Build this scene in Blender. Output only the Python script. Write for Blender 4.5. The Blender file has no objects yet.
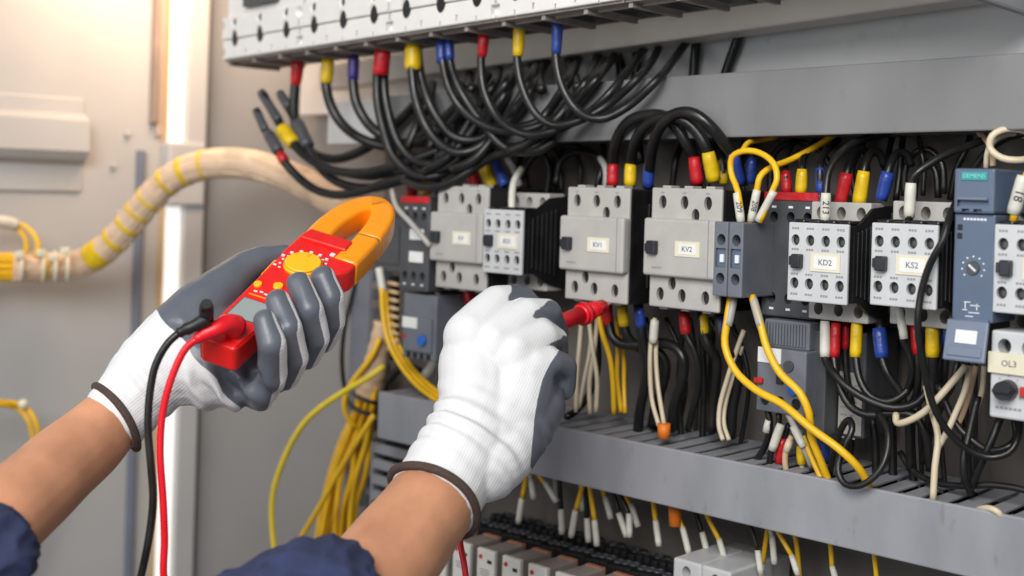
import bpy, bmesh, math, random
import numpy as np
from mathutils import Vector, Matrix, noise
random.seed(7)
S = bpy.context.scene
COL = S.collection

# ------------------------------------------------------------------ camera
FPX, W_, H_ = 1250.0, 1024, 576
PSI, RHO = math.radians(43.6), math.atan(0.03)
PX, PY = 512.0, 190.0
F = Vector((-math.sin(PSI), math.cos(PSI), 0)); R = Vector((math.cos(PSI), math.sin(PSI), 0)); U = Vector((0, 0, 1))
cr, sr = math.cos(RHO), math.sin(RHO)
CAM = Vector((0.63886, -0.89251, 0.04192))
cam = bpy.data.cameras.new('camera'); co = bpy.data.objects.new('camera', cam); COL.objects.link(co)
xr = R * cr + U * sr; yu = U * cr - R * sr; zb = -F
co.matrix_world = Matrix(((xr.x, yu.x, zb.x, CAM.x), (xr.y, yu.y, zb.y, CAM.y), (xr.z, yu.z, zb.z, CAM.z), (0, 0, 0, 1)))
cam.sensor_width = 36.0; cam.lens = 36.0 * FPX / W_
cam.shift_x = 0.0; cam.shift_y = -(H_ / 2 - PY) / W_
cam.clip_start = 0.02; cam.clip_end = 50
cam.dof.use_dof = True; cam.dof.focus_distance = 0.88; cam.dof.aperture_fstop = 4.6
S.camera = co

# ------------------------------------------------------------------ world and lamps
wd = bpy.data.worlds.new('World'); S.world = wd; wd.use_nodes = True
bg = wd.node_tree.nodes['Background']; bg.inputs[0].default_value = (0.86, 0.92, 1.0, 1); bg.inputs[1].default_value = 0.18
def area(name, loc, target, size, power, col, sy=None):
    l = bpy.data.lights.new(name, 'AREA'); l.energy = power; l.size = size; l.color = col
    if sy: l.shape = 'RECTANGLE'; l.size_y = sy
    o = bpy.data.objects.new(name, l); COL.objects.link(o); o.location = loc
    o.rotation_euler = (Vector(target) - Vector(loc)).to_track_quat('-Z', 'Y').to_euler(); return o
area('key_lamp', (0.80, -1.55, 0.85), (0.0, -0.15, -0.02), 0.9, 35.5, (1.0, 0.985, 0.96))
area('fill_lamp', (-0.15, -1.7, 0.35), (0.1, -0.1, -0.05), 0.8, 6.5, (0.95, 0.97, 1.0))
area('warm_lamp', (-0.60, -0.10, 0.39), (-0.77, -0.06, 0.20), 0.18, 2.1, (1.0, 0.69, 0.46))
S.view_settings.view_transform = 'Standard'; S.view_settings.look = 'None'
S.view_settings.exposure = 0.0; S.view_settings.gamma = 1.0

# ------------------------------------------------------------------ measuring helpers
def ray(x, y):
    a, b = x - PX, y - PY
    u = (cr * a + sr * b) / FPX; v = (sr * a - cr * b) / FPX
    return F + R * u + U * v
def P(x, y, Y):                      # point of the plane Y = const that the photograph shows at x, y
    r = ray(x, y); return CAM + r * ((Y - CAM.y) / r.y)
def K(x, y, d):                      # point at distance d along the view
    return CAM + ray(x, y) * d

# ------------------------------------------------------------------ materials
MATS = {}
def mat(name, col, rough=0.5, metal=0.0, var=0.06, scale=40, bump=0.0, bscale=400, rvar=0.1, coat=0.0, spec=0.5, stretch=None, speck=0.0, sss=0.0):
    m = bpy.data.materials.new(name); m.use_nodes = True; nt = m.node_tree; N = nt.nodes; Lk = nt.links
    b = N['Principled BSDF']
    tc = N.new('ShaderNodeTexCoord'); src = tc.outputs['Object']
    if stretch:
        mp = N.new('ShaderNodeMapping'); mp.inputs['Scale'].default_value = stretch; Lk.new(src, mp.inputs[0]); src = mp.outputs[0]
    nz = N.new('ShaderNodeTexNoise'); nz.inputs['Scale'].default_value = scale; nz.inputs['Detail'].default_value = 5; Lk.new(src, nz.inputs['Vector'])
    cr_ = N.new('ShaderNodeMapRange'); cr_.inputs[1].default_value = 0.3; cr_.inputs[2].default_value = 0.7
    cr_.inputs[3].default_value = 1 - var; cr_.inputs[4].default_value = 1 + var * 0.6; Lk.new(nz.outputs[0], cr_.inputs[0])
    mx = N.new('ShaderNodeMix'); mx.data_type = 'RGBA'; mx.blend_type = 'MULTIPLY'; mx.inputs[0].default_value = 1.0
    mx.inputs[6].default_value = (*col, 1); Lk.new(cr_.outputs[0], mx.inputs[7])
    out = mx.outputs[2]
    if speck:
        n2 = N.new('ShaderNodeTexNoise'); n2.inputs['Scale'].default_value = scale * 6; n2.inputs['Detail'].default_value = 8; Lk.new(src, n2.inputs['Vector'])
        r2 = N.new('ShaderNodeMapRange'); r2.inputs[1].default_value = 0.62; r2.inputs[2].default_value = 0.75; r2.inputs[4].default_value = speck; Lk.new(n2.outputs[0], r2.inputs[0])
        m2 = N.new('ShaderNodeMix'); m2.data_type = 'RGBA'; Lk.new(r2.outputs[0], m2.inputs[0]); Lk.new(out, m2.inputs[6]); m2.inputs[7].default_value = (0.12, 0.10, 0.08, 1); out = m2.outputs[2]
    Lk.new(out, b.inputs['Base Color'])
    rr = N.new('ShaderNodeMapRange'); rr.inputs[1].default_value = 0.3; rr.inputs[2].default_value = 0.7
    rr.inputs[3].default_value = max(0.02, rough - rvar); rr.inputs[4].default_value = min(1, rough + rvar); Lk.new(nz.outputs[0], rr.inputs[0]); Lk.new(rr.outputs[0], b.inputs['Roughness'])
    b.inputs['Metallic'].default_value = metal; b.inputs['Specular IOR Level'].default_value = spec
    b.inputs['Coat Weight'].default_value = coat
    if sss:
        b.inputs['Subsurface Weight'].default_value = sss; b.inputs['Subsurface Radius'].default_value = (1, 0.35, 0.2); b.inputs['Subsurface Scale'].default_value = 0.006
    if bump:
        bn = N.new('ShaderNodeTexNoise'); bn.inputs['Scale'].default_value = bscale; bn.inputs['Detail'].default_value = 4; Lk.new(src, bn.inputs['Vector'])
        bp = N.new('ShaderNodeBump'); bp.inputs['Strength'].default_value = bump; bp.inputs['Distance'].default_value = 0.002; Lk.new(bn.outputs[0], bp.inputs['Height']); Lk.new(bp.outputs[0], b.inputs['Normal'])
    MATS[name] = m; return m
M = MATS
mat('wall_paint', (0.47, 0.468, 0.462), 0.5, var=0.05, scale=7, bump=0.06, bscale=900)
mat('back_paint', (0.245, 0.238, 0.232), 0.5, var=0.07, scale=8, bump=0.06, bscale=900)
mat('panel_light', (0.66, 0.66, 0.655), 0.5, var=0.10, scale=12, bump=0.04, bscale=900, speck=0.12)  # pale tone; on the upper sheet it paints light onto the plate
mat('plate_paint', (0.155, 0.138, 0.122), 0.6, var=0.12, scale=12, bump=0.05, bscale=900, speck=0.25)  # darkened; shade on the plate below the duct put into the colour
mat('white_paint', (0.80, 0.79, 0.77), 0.4, var=0.04, scale=12)
mat('cream_paint', (0.76, 0.72, 0.66), 0.45, var=0.08, scale=14)
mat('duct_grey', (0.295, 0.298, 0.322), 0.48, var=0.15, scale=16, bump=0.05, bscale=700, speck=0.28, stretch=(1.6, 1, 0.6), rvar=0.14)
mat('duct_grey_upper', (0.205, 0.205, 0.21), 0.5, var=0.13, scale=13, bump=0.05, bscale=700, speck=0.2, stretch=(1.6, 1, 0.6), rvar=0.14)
mat('light_plastic', (0.45, 0.437, 0.41), 0.42, var=0.06, scale=60, bump=0.03, bscale=1500, speck=0.18)
mat('front_plastic', (0.57, 0.575, 0.585), 0.42, var=0.05, scale=60, bump=0.03, bscale=1500, speck=0.12)
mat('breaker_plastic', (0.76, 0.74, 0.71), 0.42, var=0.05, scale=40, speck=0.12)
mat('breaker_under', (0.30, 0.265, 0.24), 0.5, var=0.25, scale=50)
mat('black_plastic', (0.012, 0.012, 0.013), 0.42, var=0.3, scale=60, bump=0.05, bscale=700)
mat('dark_grey_plastic', (0.068, 0.071, 0.078), 0.4, var=0.15, scale=50, bump=0.03, bscale=900)
mat('mid_grey_plastic', (0.155, 0.168, 0.195), 0.42, var=0.12, scale=50, bump=0.03, bscale=900)
mat('slate_plastic', (0.10, 0.138, 0.21), 0.4, var=0.1, scale=60, bump=0.03, bscale=900)
mat('slate_light', (0.15, 0.185, 0.26), 0.38, var=0.1, scale=60)
mat('teal_plastic', (0.02, 0.30, 0.30), 0.4)
mat('teal_text', (0.25, 0.62, 0.62), 0.5)
mat('knob_dark', (0.022, 0.024, 0.032), 0.35, var=0.2, scale=80)
mat('label_cream', (0.74, 0.69, 0.53), 0.55, var=0.05, scale=100)
mat('label_white', (0.80, 0.80, 0.77), 0.55, var=0.04, scale=100)
mat('ink_soft', (0.13, 0.13, 0.17), 0.6)
mat('ink', (0.03, 0.03, 0.06), 0.6)
mat('ink_faint', (0.28, 0.28, 0.29), 0.6)
mat('print_white', (0.75, 0.77, 0.80), 0.6)
mat('dark_steel', (0.10, 0.098, 0.095), 0.4, metal=0.6, var=0.2, scale=120)
mat('steel', (0.55, 0.53, 0.50), 0.32, metal=1.0, var=0.2, scale=120)
mat('cable_black', (0.0105, 0.010, 0.010), 0.38, var=0.25, scale=60, bump=0.04, bscale=300, rvar=0.12)
mat('wire_yellow', (0.87, 0.50, 0.012), 0.38, var=0.10, scale=60)
mat('wire_lime', (0.80, 0.61, 0.035), 0.42, var=0.08, scale=60)
mat('wire_cream', (0.66, 0.56, 0.40), 0.42, var=0.10, scale=60)
mat('wire_grey', (0.42, 0.40, 0.37), 0.45, var=0.1, scale=60)
mat('sleeve_red', (0.52, 0.012, 0.018), 0.36, var=0.22, scale=90, bump=0.35, bscale=170)
mat('sleeve_yellow', (0.76, 0.50, 0.008), 0.36, var=0.22, scale=90, bump=0.35, bscale=170)
mat('sleeve_blue', (0.020, 0.055, 0.30), 0.36, var=0.22, scale=90, bump=0.35, bscale=170)
mat('sleeve_purple', (0.045, 0.028, 0.20), 0.36, var=0.22, scale=90, bump=0.35, bscale=170)
mat('tube_white', (0.68, 0.66, 0.58), 0.5, var=0.12, scale=90, speck=0.2)
mat('tape_orange', (0.80, 0.20, 0.015), 0.45)
mat('loom_wrap', (0.70, 0.50, 0.34), 0.5, var=0.10, scale=30, stretch=(1, 1, 1), bump=0.25, bscale=160)
mat('nylon', (0.78, 0.74, 0.58), 0.4)
mat('wire_beige', (0.62, 0.43, 0.28), 0.5, var=0.15, scale=40)
mat('wire_beige_pale', (0.74, 0.55, 0.385), 0.5, var=0.15, scale=40)
mat('meter_red', (0.80, 0.014, 0.012), 0.34, var=0.06, scale=60, coat=0.15)
mat('meter_orange', (1.0, 0.335, 0.005), 0.33, var=0.05, scale=50, coat=0.15)
mat('meter_yellow', (1.0, 0.50, 0.012), 0.36, var=0.05, scale=50)
mat('screen_grey', (0.30, 0.345, 0.33), 0.22, var=0.04, scale=30)
mat('lead_red', (0.82, 0.010, 0.022), 0.36, var=0.06, scale=60)
mat('navy_cloth', (0.027, 0.037, 0.098), 0.88, var=0.3, scale=90, bump=0.6, bscale=1100)
mat('cuff_brown', (0.075, 0.045, 0.036), 0.8, var=0.25, scale=300, bump=0.6, bscale=900)
mat('strip_blue_grey', (0.17, 0.19, 0.235), 0.5)
mat('seal_brown', (0.30, 0.225, 0.18), 0.7, var=0.2)
mat('channel_tan', (0.50, 0.40, 0.33), 0.5, var=0.1)
mat('relay_top', (0.30, 0.26, 0.24), 0.4, var=0.1, scale=50)
mat('relay_orange', (0.42, 0.17, 0.09), 0.4, var=0.1, scale=50)
mat('relay_white', (0.72, 0.70, 0.64), 0.45, var=0.06, scale=60)
mat('marker_red', (0.55, 0.02, 0.02), 0.45)
mat('button_blue', (0.02, 0.14, 0.55), 0.35)
mat('coil_beige', (0.60, 0.42, 0.24), 0.45)
# skin: two scales of mottling
mat('skin', (0.60, 0.285, 0.158), 0.46, var=0.20, scale=30, bump=0.16, bscale=800, sss=0.12)
def glove_mat():
    m = bpy.data.materials.new('glove_knit_coated'); m.use_nodes = True; nt = m.node_tree; N = nt.nodes; L = nt.links
    b = N['Principled BSDF']; at = N.new('ShaderNodeAttribute'); at.attribute_name = 'coat'
    tc = N.new('ShaderNodeTexCoord')
    nz = N.new('ShaderNodeTexNoise'); nz.inputs['Scale'].default_value = 260; L.new(tc.outputs['Object'], nz.inputs['Vector'])
    ad = N.new('ShaderNodeMath'); ad.operation = 'MULTIPLY_ADD'; ad.inputs[1].default_value = 0.09; L.new(nz.outputs[0], ad.inputs[0]); L.new(at.outputs['Fac'], ad.inputs[2])
    mr = N.new('ShaderNodeMapRange'); mr.inputs[1].default_value = 0.05; mr.inputs[2].default_value = 0.11; L.new(ad.outputs[0], mr.inputs[0])
    n3 = N.new('ShaderNodeTexNoise'); n3.inputs['Scale'].default_value = 34; n3.inputs['Detail'].default_value = 5; L.new(tc.outputs['Object'], n3.inputs['Vector'])
    def ramp(c0, c1):
        r = N.new('ShaderNodeMix'); r.data_type = 'RGBA'; r.inputs[6].default_value = (*c0, 1); r.inputs[7].default_value = (*c1, 1); L.new(n3.outputs[0], r.inputs[0]); return r.outputs[2]
    mx = N.new('ShaderNodeMix'); mx.data_type = 'RGBA'; L.new(mr.outputs[0], mx.inputs[0])
    L.new(ramp((0.66, 0.66, 0.672), (0.77, 0.77, 0.775)), mx.inputs[6]); L.new(ramp((0.088, 0.098, 0.120), (0.124, 0.138, 0.166)), mx.inputs[7])
    L.new(mx.outputs[2], b.inputs['Base Color'])
    r = N.new('ShaderNodeMapRange'); r.inputs[3].default_value = 0.92; r.inputs[4].default_value = 0.37; L.new(mr.outputs[0], r.inputs[0]); L.new(r.outputs[0], b.inputs['Roughness'])
    n2 = N.new('ShaderNodeTexNoise'); n2.inputs['Scale'].default_value = 700; L.new(tc.outputs['Object'], n2.inputs['Vector'])
    s = N.new('ShaderNodeMath'); s.operation = 'ADD'; s.inputs[0].default_value = 0.0; L.new(n2.outputs[0], s.inputs[1])
    rb = N.new('ShaderNodeAttribute'); rb.attribute_name = 'rib'
    nr_ = N.new('ShaderNodeMath'); nr_.operation = 'MULTIPLY_ADD'; nr_.inputs[1].default_value = 2.2; L.new(n3.outputs[0], nr_.inputs[0]); L.new(rb.outputs['Fac'], nr_.inputs[2])
    sn = N.new('ShaderNodeMath'); sn.operation = 'SINE'; L.new(nr_.outputs[0], sn.inputs[0]); iv = N.new('ShaderNodeMath'); iv.operation = 'SUBTRACT'; iv.inputs[0].default_value = 1.0; L.new(mr.outputs[0], iv.inputs[1]); sm = N.new('ShaderNodeMath'); sm.operation = 'MULTIPLY'; L.new(sn.outputs[0], sm.inputs[0]); L.new(iv.outputs[0], sm.inputs[1]); L.new(sm.outputs[0], s.inputs[0])
    st = N.new('ShaderNodeMapRange'); st.inputs[3].default_value = 0.13; st.inputs[4].default_value = 0.15; L.new(mr.outputs[0], st.inputs[0])
    bp = N.new('ShaderNodeBump'); bp.inputs['Distance'].default_value = 0.0007; L.new(st.outputs[0], bp.inputs['Strength']); L.new(s.outputs[0], bp.inputs['Height']); L.new(bp.outputs[0], b.inputs['Normal'])
    MATS['glove'] = m
glove_mat()
def added_glow_mat():
    m = bpy.data.materials.new('added_glow_strip'); m.use_nodes = True; b = m.node_tree.nodes['Principled BSDF']
    b.inputs['Base Color'].default_value = (0.8, 0.79, 0.77, 1); b.inputs['Emission Color'].default_value = (1.0, 0.965, 0.91, 1); b.inputs['Emission Strength'].default_value = 0.7; MATS['added_glow_strip'] = m  # white strip's brightness put in as glow; the strip is no lamp
added_glow_mat()

# ------------------------------------------------------------------ mesh helpers
def put(o, label=None, cat=None, group=None, kind=None):
    if label: o['label'] = label
    if cat: o['category'] = cat
    if group: o['group'] = group
    if kind: o['kind'] = kind
    return o
def thing(name, label, cat, loc=(0, 0, 0), group=None, mw=None):
    o = bpy.data.objects.new(name, None); COL.objects.link(o); o.empty_display_size = 0.02
    if mw is not None: o.matrix_world = mw; o['_w'] = 1
    else: o.location = loc
    return put(o, label, cat, group)
ORI = {}
class MB:
    def __init__(s): s.bm = bmesh.new()
    def _merge(s, b, smooth=False, mi=0):
        me = bpy.data.meshes.new('t')
        for f in b.faces: f.smooth = smooth; f.material_index = mi
        b.to_mesh(me); b.free(); s.bm.from_mesh(me); bpy.data.meshes.remove(me)
    def box(s, x0, x1, y0, y1, z0, z1, bev=0.0, seg=2, mi=0, taper=None):
        b = bmesh.new(); bmesh.ops.create_cube(b, size=1)
        for v in b.verts:
            v.co = Vector((x0 + (v.co.x + .5) * (x1 - x0), y0 + (v.co.y + .5) * (y1 - y0), z0 + (v.co.z + .5) * (z1 - z0)))
        if bev: bmesh.ops.bevel(b, geom=list(b.edges), offset=bev, segments=seg, affect='EDGES', profile=0.5)
        s._merge(b, mi=mi); return s
    def cyl(s, p0, p1, r0, r1=None, n=20, mi=0, smooth=True, cap=True):
        p0, p1 = Vector(p0), Vector(p1); r1 = r0 if r1 is None else r1
        b = bmesh.new(); d = p1 - p0
        bmesh.ops.create_cone(b, cap_ends=cap, segments=n, radius1=r0, radius2=r1, depth=d.length)
        mw = Matrix.Translation((p0 + p1) / 2) @ d.to_track_quat('Z', 'Y').to_matrix().to_4x4()
        bmesh.ops.transform(b, matrix=mw, verts=b.verts)
        for f in b.faces: f.smooth = len(f.verts) == 4 and smooth
        me = bpy.data.meshes.new('t')
        for f in b.faces: f.material_index = mi
        b.to_mesh(me); b.free(); s.bm.from_mesh(me); bpy.data.meshes.remove(me); return s
    def stretch_z(s, zc, k):
        for v in s.bm.verts: v.co.z = zc + (v.co.z - zc) * k
        return s
    def ball(s, c, r, n=14, mi=0, sc=(1, 1, 1)):
        b = bmesh.new(); bmesh.ops.create_uvsphere(b, u_segments=n, v_segments=max(6, n // 2), radius=r)
        for v in b.verts: v.co = Vector((v.co.x * sc[0], v.co.y * sc[1], v.co.z * sc[2])) + Vector(c)
        s._merge(b, True, mi); return s
    def tube(s, pts, r, n=10, mi=0, closed=False):
        pts = [Vector(p) for p in pts]; m = len(pts)
        rs = r if isinstance(r, (list, tuple)) else [r] * m
        b = bmesh.new(); rings = []; nrm = None
        for i in range(m):
            if closed: t = pts[(i + 1) % m] - pts[i - 1]
            else: t = pts[min(i + 1, m - 1)] - pts[max(i - 1, 0)]
            t.normalize()
            if nrm is None: nrm = t.orthogonal().normalized()
            nrm = (nrm - t * nrm.dot(t)).normalized(); bn = t.cross(nrm)
            rings.append([b.verts.new(pts[i] + (nrm * math.cos(a) + bn * math.sin(a)) * rs[i]) for a in [2 * math.pi * k / n for k in range(n)]])
        for i in range(m if closed else m - 1):
            A, B = rings[i], rings[(i + 1) % m]
            off = 0
            if closed and i == m - 1:
                off = min(range(n), key=lambda k: (A[0].co - B[k].co).length)
            for k in range(n):
                b.faces.new((A[k], A[(k + 1) % n], B[(k + 1 + off) % n], B[(k + off) % n]))
        if not closed:
            b.faces.new(rings[0][::-1]); b.faces.new(rings[-1])
        bmesh.ops.recalc_face_normals(b, faces=b.faces)
        s._merge(b, True, mi); return s
    def prism(s, poly, z0, z1, bev=0.0, mi=0, seg=2):    # poly in local x, y; extruded along z
        b = bmesh.new(); lo = [b.verts.new((x, y, z0)) for x, y in poly]; hi = [b.verts.new((x, y, z1)) for x, y in poly]
        n = len(poly); b.faces.new(lo[::-1]); b.faces.new(hi)
        for k in range(n): b.faces.new((lo[k], lo[(k + 1) % n], hi[(k + 1) % n], hi[k]))
        bmesh.ops.recalc_face_normals(b, faces=b.faces)
        if bev: bmesh.ops.bevel(b, geom=list(b.edges), offset=bev, segments=seg, affect='EDGES', profile=0.5)
        s._merge(b, mi=mi); return s
    def side_panel(s, x0, x1, prof, cz):
        b = bmesh.new(); A = [b.verts.new((x0, y, cz + z)) for y, z in prof]; B = [b.verts.new((x1, y, cz + z)) for y, z in prof]
        b.faces.new(A); b.faces.new(B[::-1]); n = len(A)
        for k in range(n): b.faces.new((A[k], B[k], B[(k + 1) % n], A[(k + 1) % n]))
        bmesh.ops.recalc_face_normals(b, faces=b.faces); s._merge(b); return s
    def turn(s, ang, axis, c):
        bmesh.ops.rotate(s.bm, cent=Vector(c), matrix=Matrix.Rotation(ang, 3, axis), verts=s.bm.verts); return s
    def build(s, name, mats, parent=None, raw=False, loc=None, origin=None):
        me = bpy.data.meshes.new(name)
        off = Vector((0, 0, 0))
        if parent is not None and not raw: off = ORI_of(parent)
        if parent is None:
            off = Vector(origin) if origin is not None else Vector((0, 0, 0))
        for v in s.bm.verts: v.co -= off
        s.bm.to_mesh(me); s.bm.free()
        o = bpy.data.objects.new(name, me); COL.objects.link(o)
        for m in (mats if isinstance(mats, (list, tuple)) else [mats]): me.materials.append(M[m])
        if parent is not None: o.parent = parent
        else: o.location = off
        return o
def ORI_of(o):
    v = Vector((0, 0, 0))
    while o is not None: v += o.location; o = o.parent
    return v
def smooth_curve(pts, step=0.004):
    pts = [Vector(p) for p in pts]
    if len(pts) == 2: 
        n = max(2, int((pts[1] - pts[0]).length / step)); return [pts[0].lerp(pts[1], i / n) for i in range(n + 1)]
    q = [pts[0] * 2 - pts[1]] + pts + [pts[-1] * 2 - pts[-2]]; out = []
    for i in range(1, len(q) - 2):
        p0, p1, p2, p3 = q[i - 1:i + 3]; n = max(3, int((p2 - p1).length / step))
        # centripetal parametrisation keeps bends round
        t0 = 0; t1 = t0 + max(1e-5, (p1 - p0).length) ** .5; t2 = t1 + max(1e-5, (p2 - p1).length) ** .5; t3 = t2 + max(1e-5, (p3 - p2).length) ** .5
        for k in range(n):
            t = t1 + (t2 - t1) * k / n
            a1 = p0 * ((t1 - t) / (t1 - t0)) + p1 * ((t - t0) / (t1 - t0)); a2 = p1 * ((t2 - t) / (t2 - t1)) + p2 * ((t - t1) / (t2 - t1)); a3 = p2 * ((t3 - t) / (t3 - t2)) + p3 * ((t - t2) / (t3 - t2))
            b1 = a1 * ((t2 - t) / (t2 - t0)) + a2 * ((t - t0) / (t2 - t0)); b2 = a2 * ((t3 - t) / (t3 - t1)) + a3 * ((t - t1) / (t3 - t1))
            out.append(b1 * ((t2 - t) / (t2 - t1)) + b2 * ((t - t1) / (t2 - t1)))
    out.append(pts[-1]); return out
def path(pts, Y=None, d=None):
    out = []
    for p in pts:
        if d is not None: out.append(K(p[0], p[1], p[2] if len(p) > 2 else d))
        else: out.append(P(p[0], p[1], p[2] if len(p) > 2 else Y))
    return out
def fwd(p): return (p - CAM).dot(F)
def cut(o, mb):
    off = ORI_of(o)
    for v in mb.bm.verts: v.co -= off
    me = bpy.data.meshes.new('c'); mb.bm.to_mesh(me); mb.bm.free(); c = bpy.data.objects.new('c', me); COL.objects.link(c)
    bpy.context.view_layer.update(); c.matrix_world = o.matrix_world.copy()
    def vol(m):
        b = bmesh.new(); b.from_mesh(m); v = b.calc_volume(); b.free(); return v
    v0 = vol(o.data); vc = vol(me); best = None
    for solver, self_ in (('FAST', False), ('EXACT', False), ('EXACT', True)):
        md = o.modifiers.new('b', 'BOOLEAN'); md.object = c; md.operation = 'DIFFERENCE'; md.solver = solver; md.use_self = self_
        bpy.context.view_layer.update(); dg = bpy.context.evaluated_depsgraph_get()
        new = bpy.data.meshes.new_from_object(o.evaluated_get(dg)); o.modifiers.clear()
        gone = v0 - vol(new)
        if 0.03 * abs(vc) < gone <= abs(vc) * 1.02: best = (gone, new); break
    if best: old = o.data; o.data = best[1]; bpy.data.meshes.remove(old); best[1].name = o.name
    bpy.data.objects.remove(c); bpy.data.meshes.remove(me)
def singles(o, name, m, shapes):       # one mesh per piece
    for fn in shapes:
        q = MB(); fn(q); q.build(name, m, o)
def kids(o): return [c for c in COL.objects if c.parent == o]
def copy_tree(o, delta, label=None, parent=None):
    c = o.copy(); COL.objects.link(c)
    if parent is None: c.location = o.location + Vector(delta)
    else: c.parent = parent
    if label: c['label'] = label
    for ch in kids(o): copy_tree(ch, delta, None, c)
    return c
def text(body, size, centre, parent, m='ink', vert=False, width=None, face=None, name='lettering', up=None):
    cu = bpy.data.curves.new('t', 'FONT'); cu.body = body; cu.size = size; cu.align_x = 'CENTER'; cu.align_y = 'CENTER'; cu.extrude = 0.00015; cu.resolution_u = 2
    t = bpy.data.objects.new('t', cu); COL.objects.link(t); bpy.context.view_layer.update()
    me = bpy.data.meshes.new_from_object(t.evaluated_get(bpy.context.evaluated_depsgraph_get())); bpy.data.objects.remove(t); bpy.data.curves.remove(cu)
    nrm = Vector(face) if face is not None else Vector((0, -1, 0)); nrm.normalize()
    upv = Vector(up) if up is not None else Vector((0, 0, 1)); upv = (upv - nrm * upv.dot(nrm)).normalized(); xv = upv.cross(nrm)
    cx = 0
    rot = Matrix((xv, upv, nrm)).transposed()
    if vert: rot = rot @ Matrix.Rotation(math.radians(90), 3, 'Z')
    off = ORI_of(parent) if not parent.get('_raw') else Vector((0, 0, 0))
    for v in me.vertices: v.co = rot @ v.co + Vector(centre) - off
    o = bpy.data.objects.new(name, me); me.name = name; COL.objects.link(o); me.materials.append(M[m]); o.parent = parent; return o
# ================================================================== SETTING
def PXp(x, y, X):
    r = ray(x, y); return CAM + r * ((X - CAM.x) / r.x)
YBW = PXp(203, 200, -0.785).y
put(MB().box(-0.80, 1.2, YBW, 0.05, -0.7, 0.6).build('back_wall', 'back_paint'), kind='structure')
put(MB().box(-0.81, -0.785, -0.75, 0.03, -0.7, 0.6).build('side_wall', 'wall_paint'), kind='structure')
def wy(x, y=200, X=-0.785): return PXp(x, y, X).y
def wallbox(mb, xa, xb, t, za=-0.6, zb=0.5, bev=0.002, base=-0.786):
    mb.box(base, -0.785 + t, wy(xa), wy(xb), za, zb, bev); return mb
def wz(x, y): return PXp(x, y, -0.785).z
post = thing('cabinet_post', 'tall grey corner post with a white strip given added glow, left of the cabinet', 'cabinet post', (-0.785, wy(190), -0.6))
wallbox(MB(), 177.5, 197, 0.018).build('flange', 'wall_paint', post)
wallbox(MB(), 161.5, 177.2, 0.010).build('added_glow_strip', 'added_glow_strip', post)
wallbox(MB(), 158.5, 161.3, 0.012, za=-0.6, zb=0.5).build('edge_trim', 'coil_beige', post)
zA, zB = wz(185, 206), wz(185, 143)
brk = wallbox(MB(), 158, 195, 0.024, zA, zB, 0.004).build('bracket', 'wall_paint', post)
put(wallbox(MB(), 134.5, 142, 0.008, -0.6, wz(140, 150)).build('edge_strip', 'strip_blue_grey', origin=(-0.785, wy(138), -0.6)), 'narrow blue grey vertical strip on the wall below the brown seal', 'edge strip')
put(wallbox(MB(), 146, 152, 0.012, wz(150, 124), 0.5, 0.003).build('door_seal', 'seal_brown', origin=(-0.785, wy(149), 0)), 'brown rubber door seal hanging down beside the white strip', 'door seal')
put(wallbox(MB(), 152.5, 160, 0.004, wz(155, 136), 0.5, 0.001).build('seal_channel', 'channel_tan', origin=(-0.785, wy(156), 0)), 'tan metal channel between the brown seal and the white strip', 'seal channel')
lp = thing('louvre_plate', 'pressed grey metal plate with a raised shelf on the cabinet side wall', 'metal plate', (-0.785, wy(40), wz(40, 190)))
wallbox(MB(), -40, 80, 0.004, wz(40, 191), wz(40, 96), 0.0015).build('plate', 'wall_paint', lp)
q = MB(); y0, y1 = wy(-40), wy(78); X = -0.781
prof = [(0, wz(40, 112)), (0.020, wz(40, 119)), (0.022, wz(40, 150)), (0.014, wz(40, 158)), (0.0, wz(40, 163))]
b = bmesh.new(); va = [b.verts.new((X + a, y0, z)) for a, z in prof]; vb = [b.verts.new((X + a, y1 + (0.004 if a == 0 else 0), z)) for a, z in prof]
for k in range(4): b.faces.new((va[k], va[k + 1], vb[k + 1], vb[k]))
b.faces.new(va[::-1]); b.faces.new(vb); bmesh.ops.recalc_face_normals(b, faces=b.faces); q._merge(b)
q.build('raised_shelf', 'wall_paint', lp)
for (x, y, lab) in ((113, 166, 'upper small white screw head on the bare side wall'), (127, 134, 'small white screw head near the brown door seal'), (119, 214, 'lowest small white screw head on the side wall above the loom')):
    p = PXp(x, y, -0.785); put(MB().cyl(p, p + Vector((0.005, 0, 0)), 0.0042, 0.003, 12).build('screw_head', 'wall_paint', origin=p), lab, 'screw', 'screw heads on the side wall')

# mounting plate
put(MB().box(-0.405, 1.0, 0.0, YBW - 0.0005, -0.55, 0.45, 0.001).build('mounting_plate', 'plate_paint', origin=(0, 0, -0.55)), 'large grey metal mounting plate behind all the contactors and wires', 'mounting plate')

put(MB().box(P(300, 90, -0.006).x - 0.0, 1.0, -0.006, -0.0005, 0.122, 0.30, 0.001).build('lit_plate_panel', 'panel_light', origin=(0, 0, 0.122)), 'added pale sheet painting light onto the mounting plate between upper duct and cream rail', 'panel')  # added sheet; light on the upper mounting plate put into its colour
ea, eb = P(328, 102, -0.07), P(412, 146, -0.07)
put(MB().box(ea.x, eb.x, -0.07, -0.007, eb.z + 0.002, ea.z, 0.0015).build('end_panel', 'panel_light', origin=ea), 'pale box at the left end of the upper duct behind the hanging black cables', 'end box')
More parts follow.
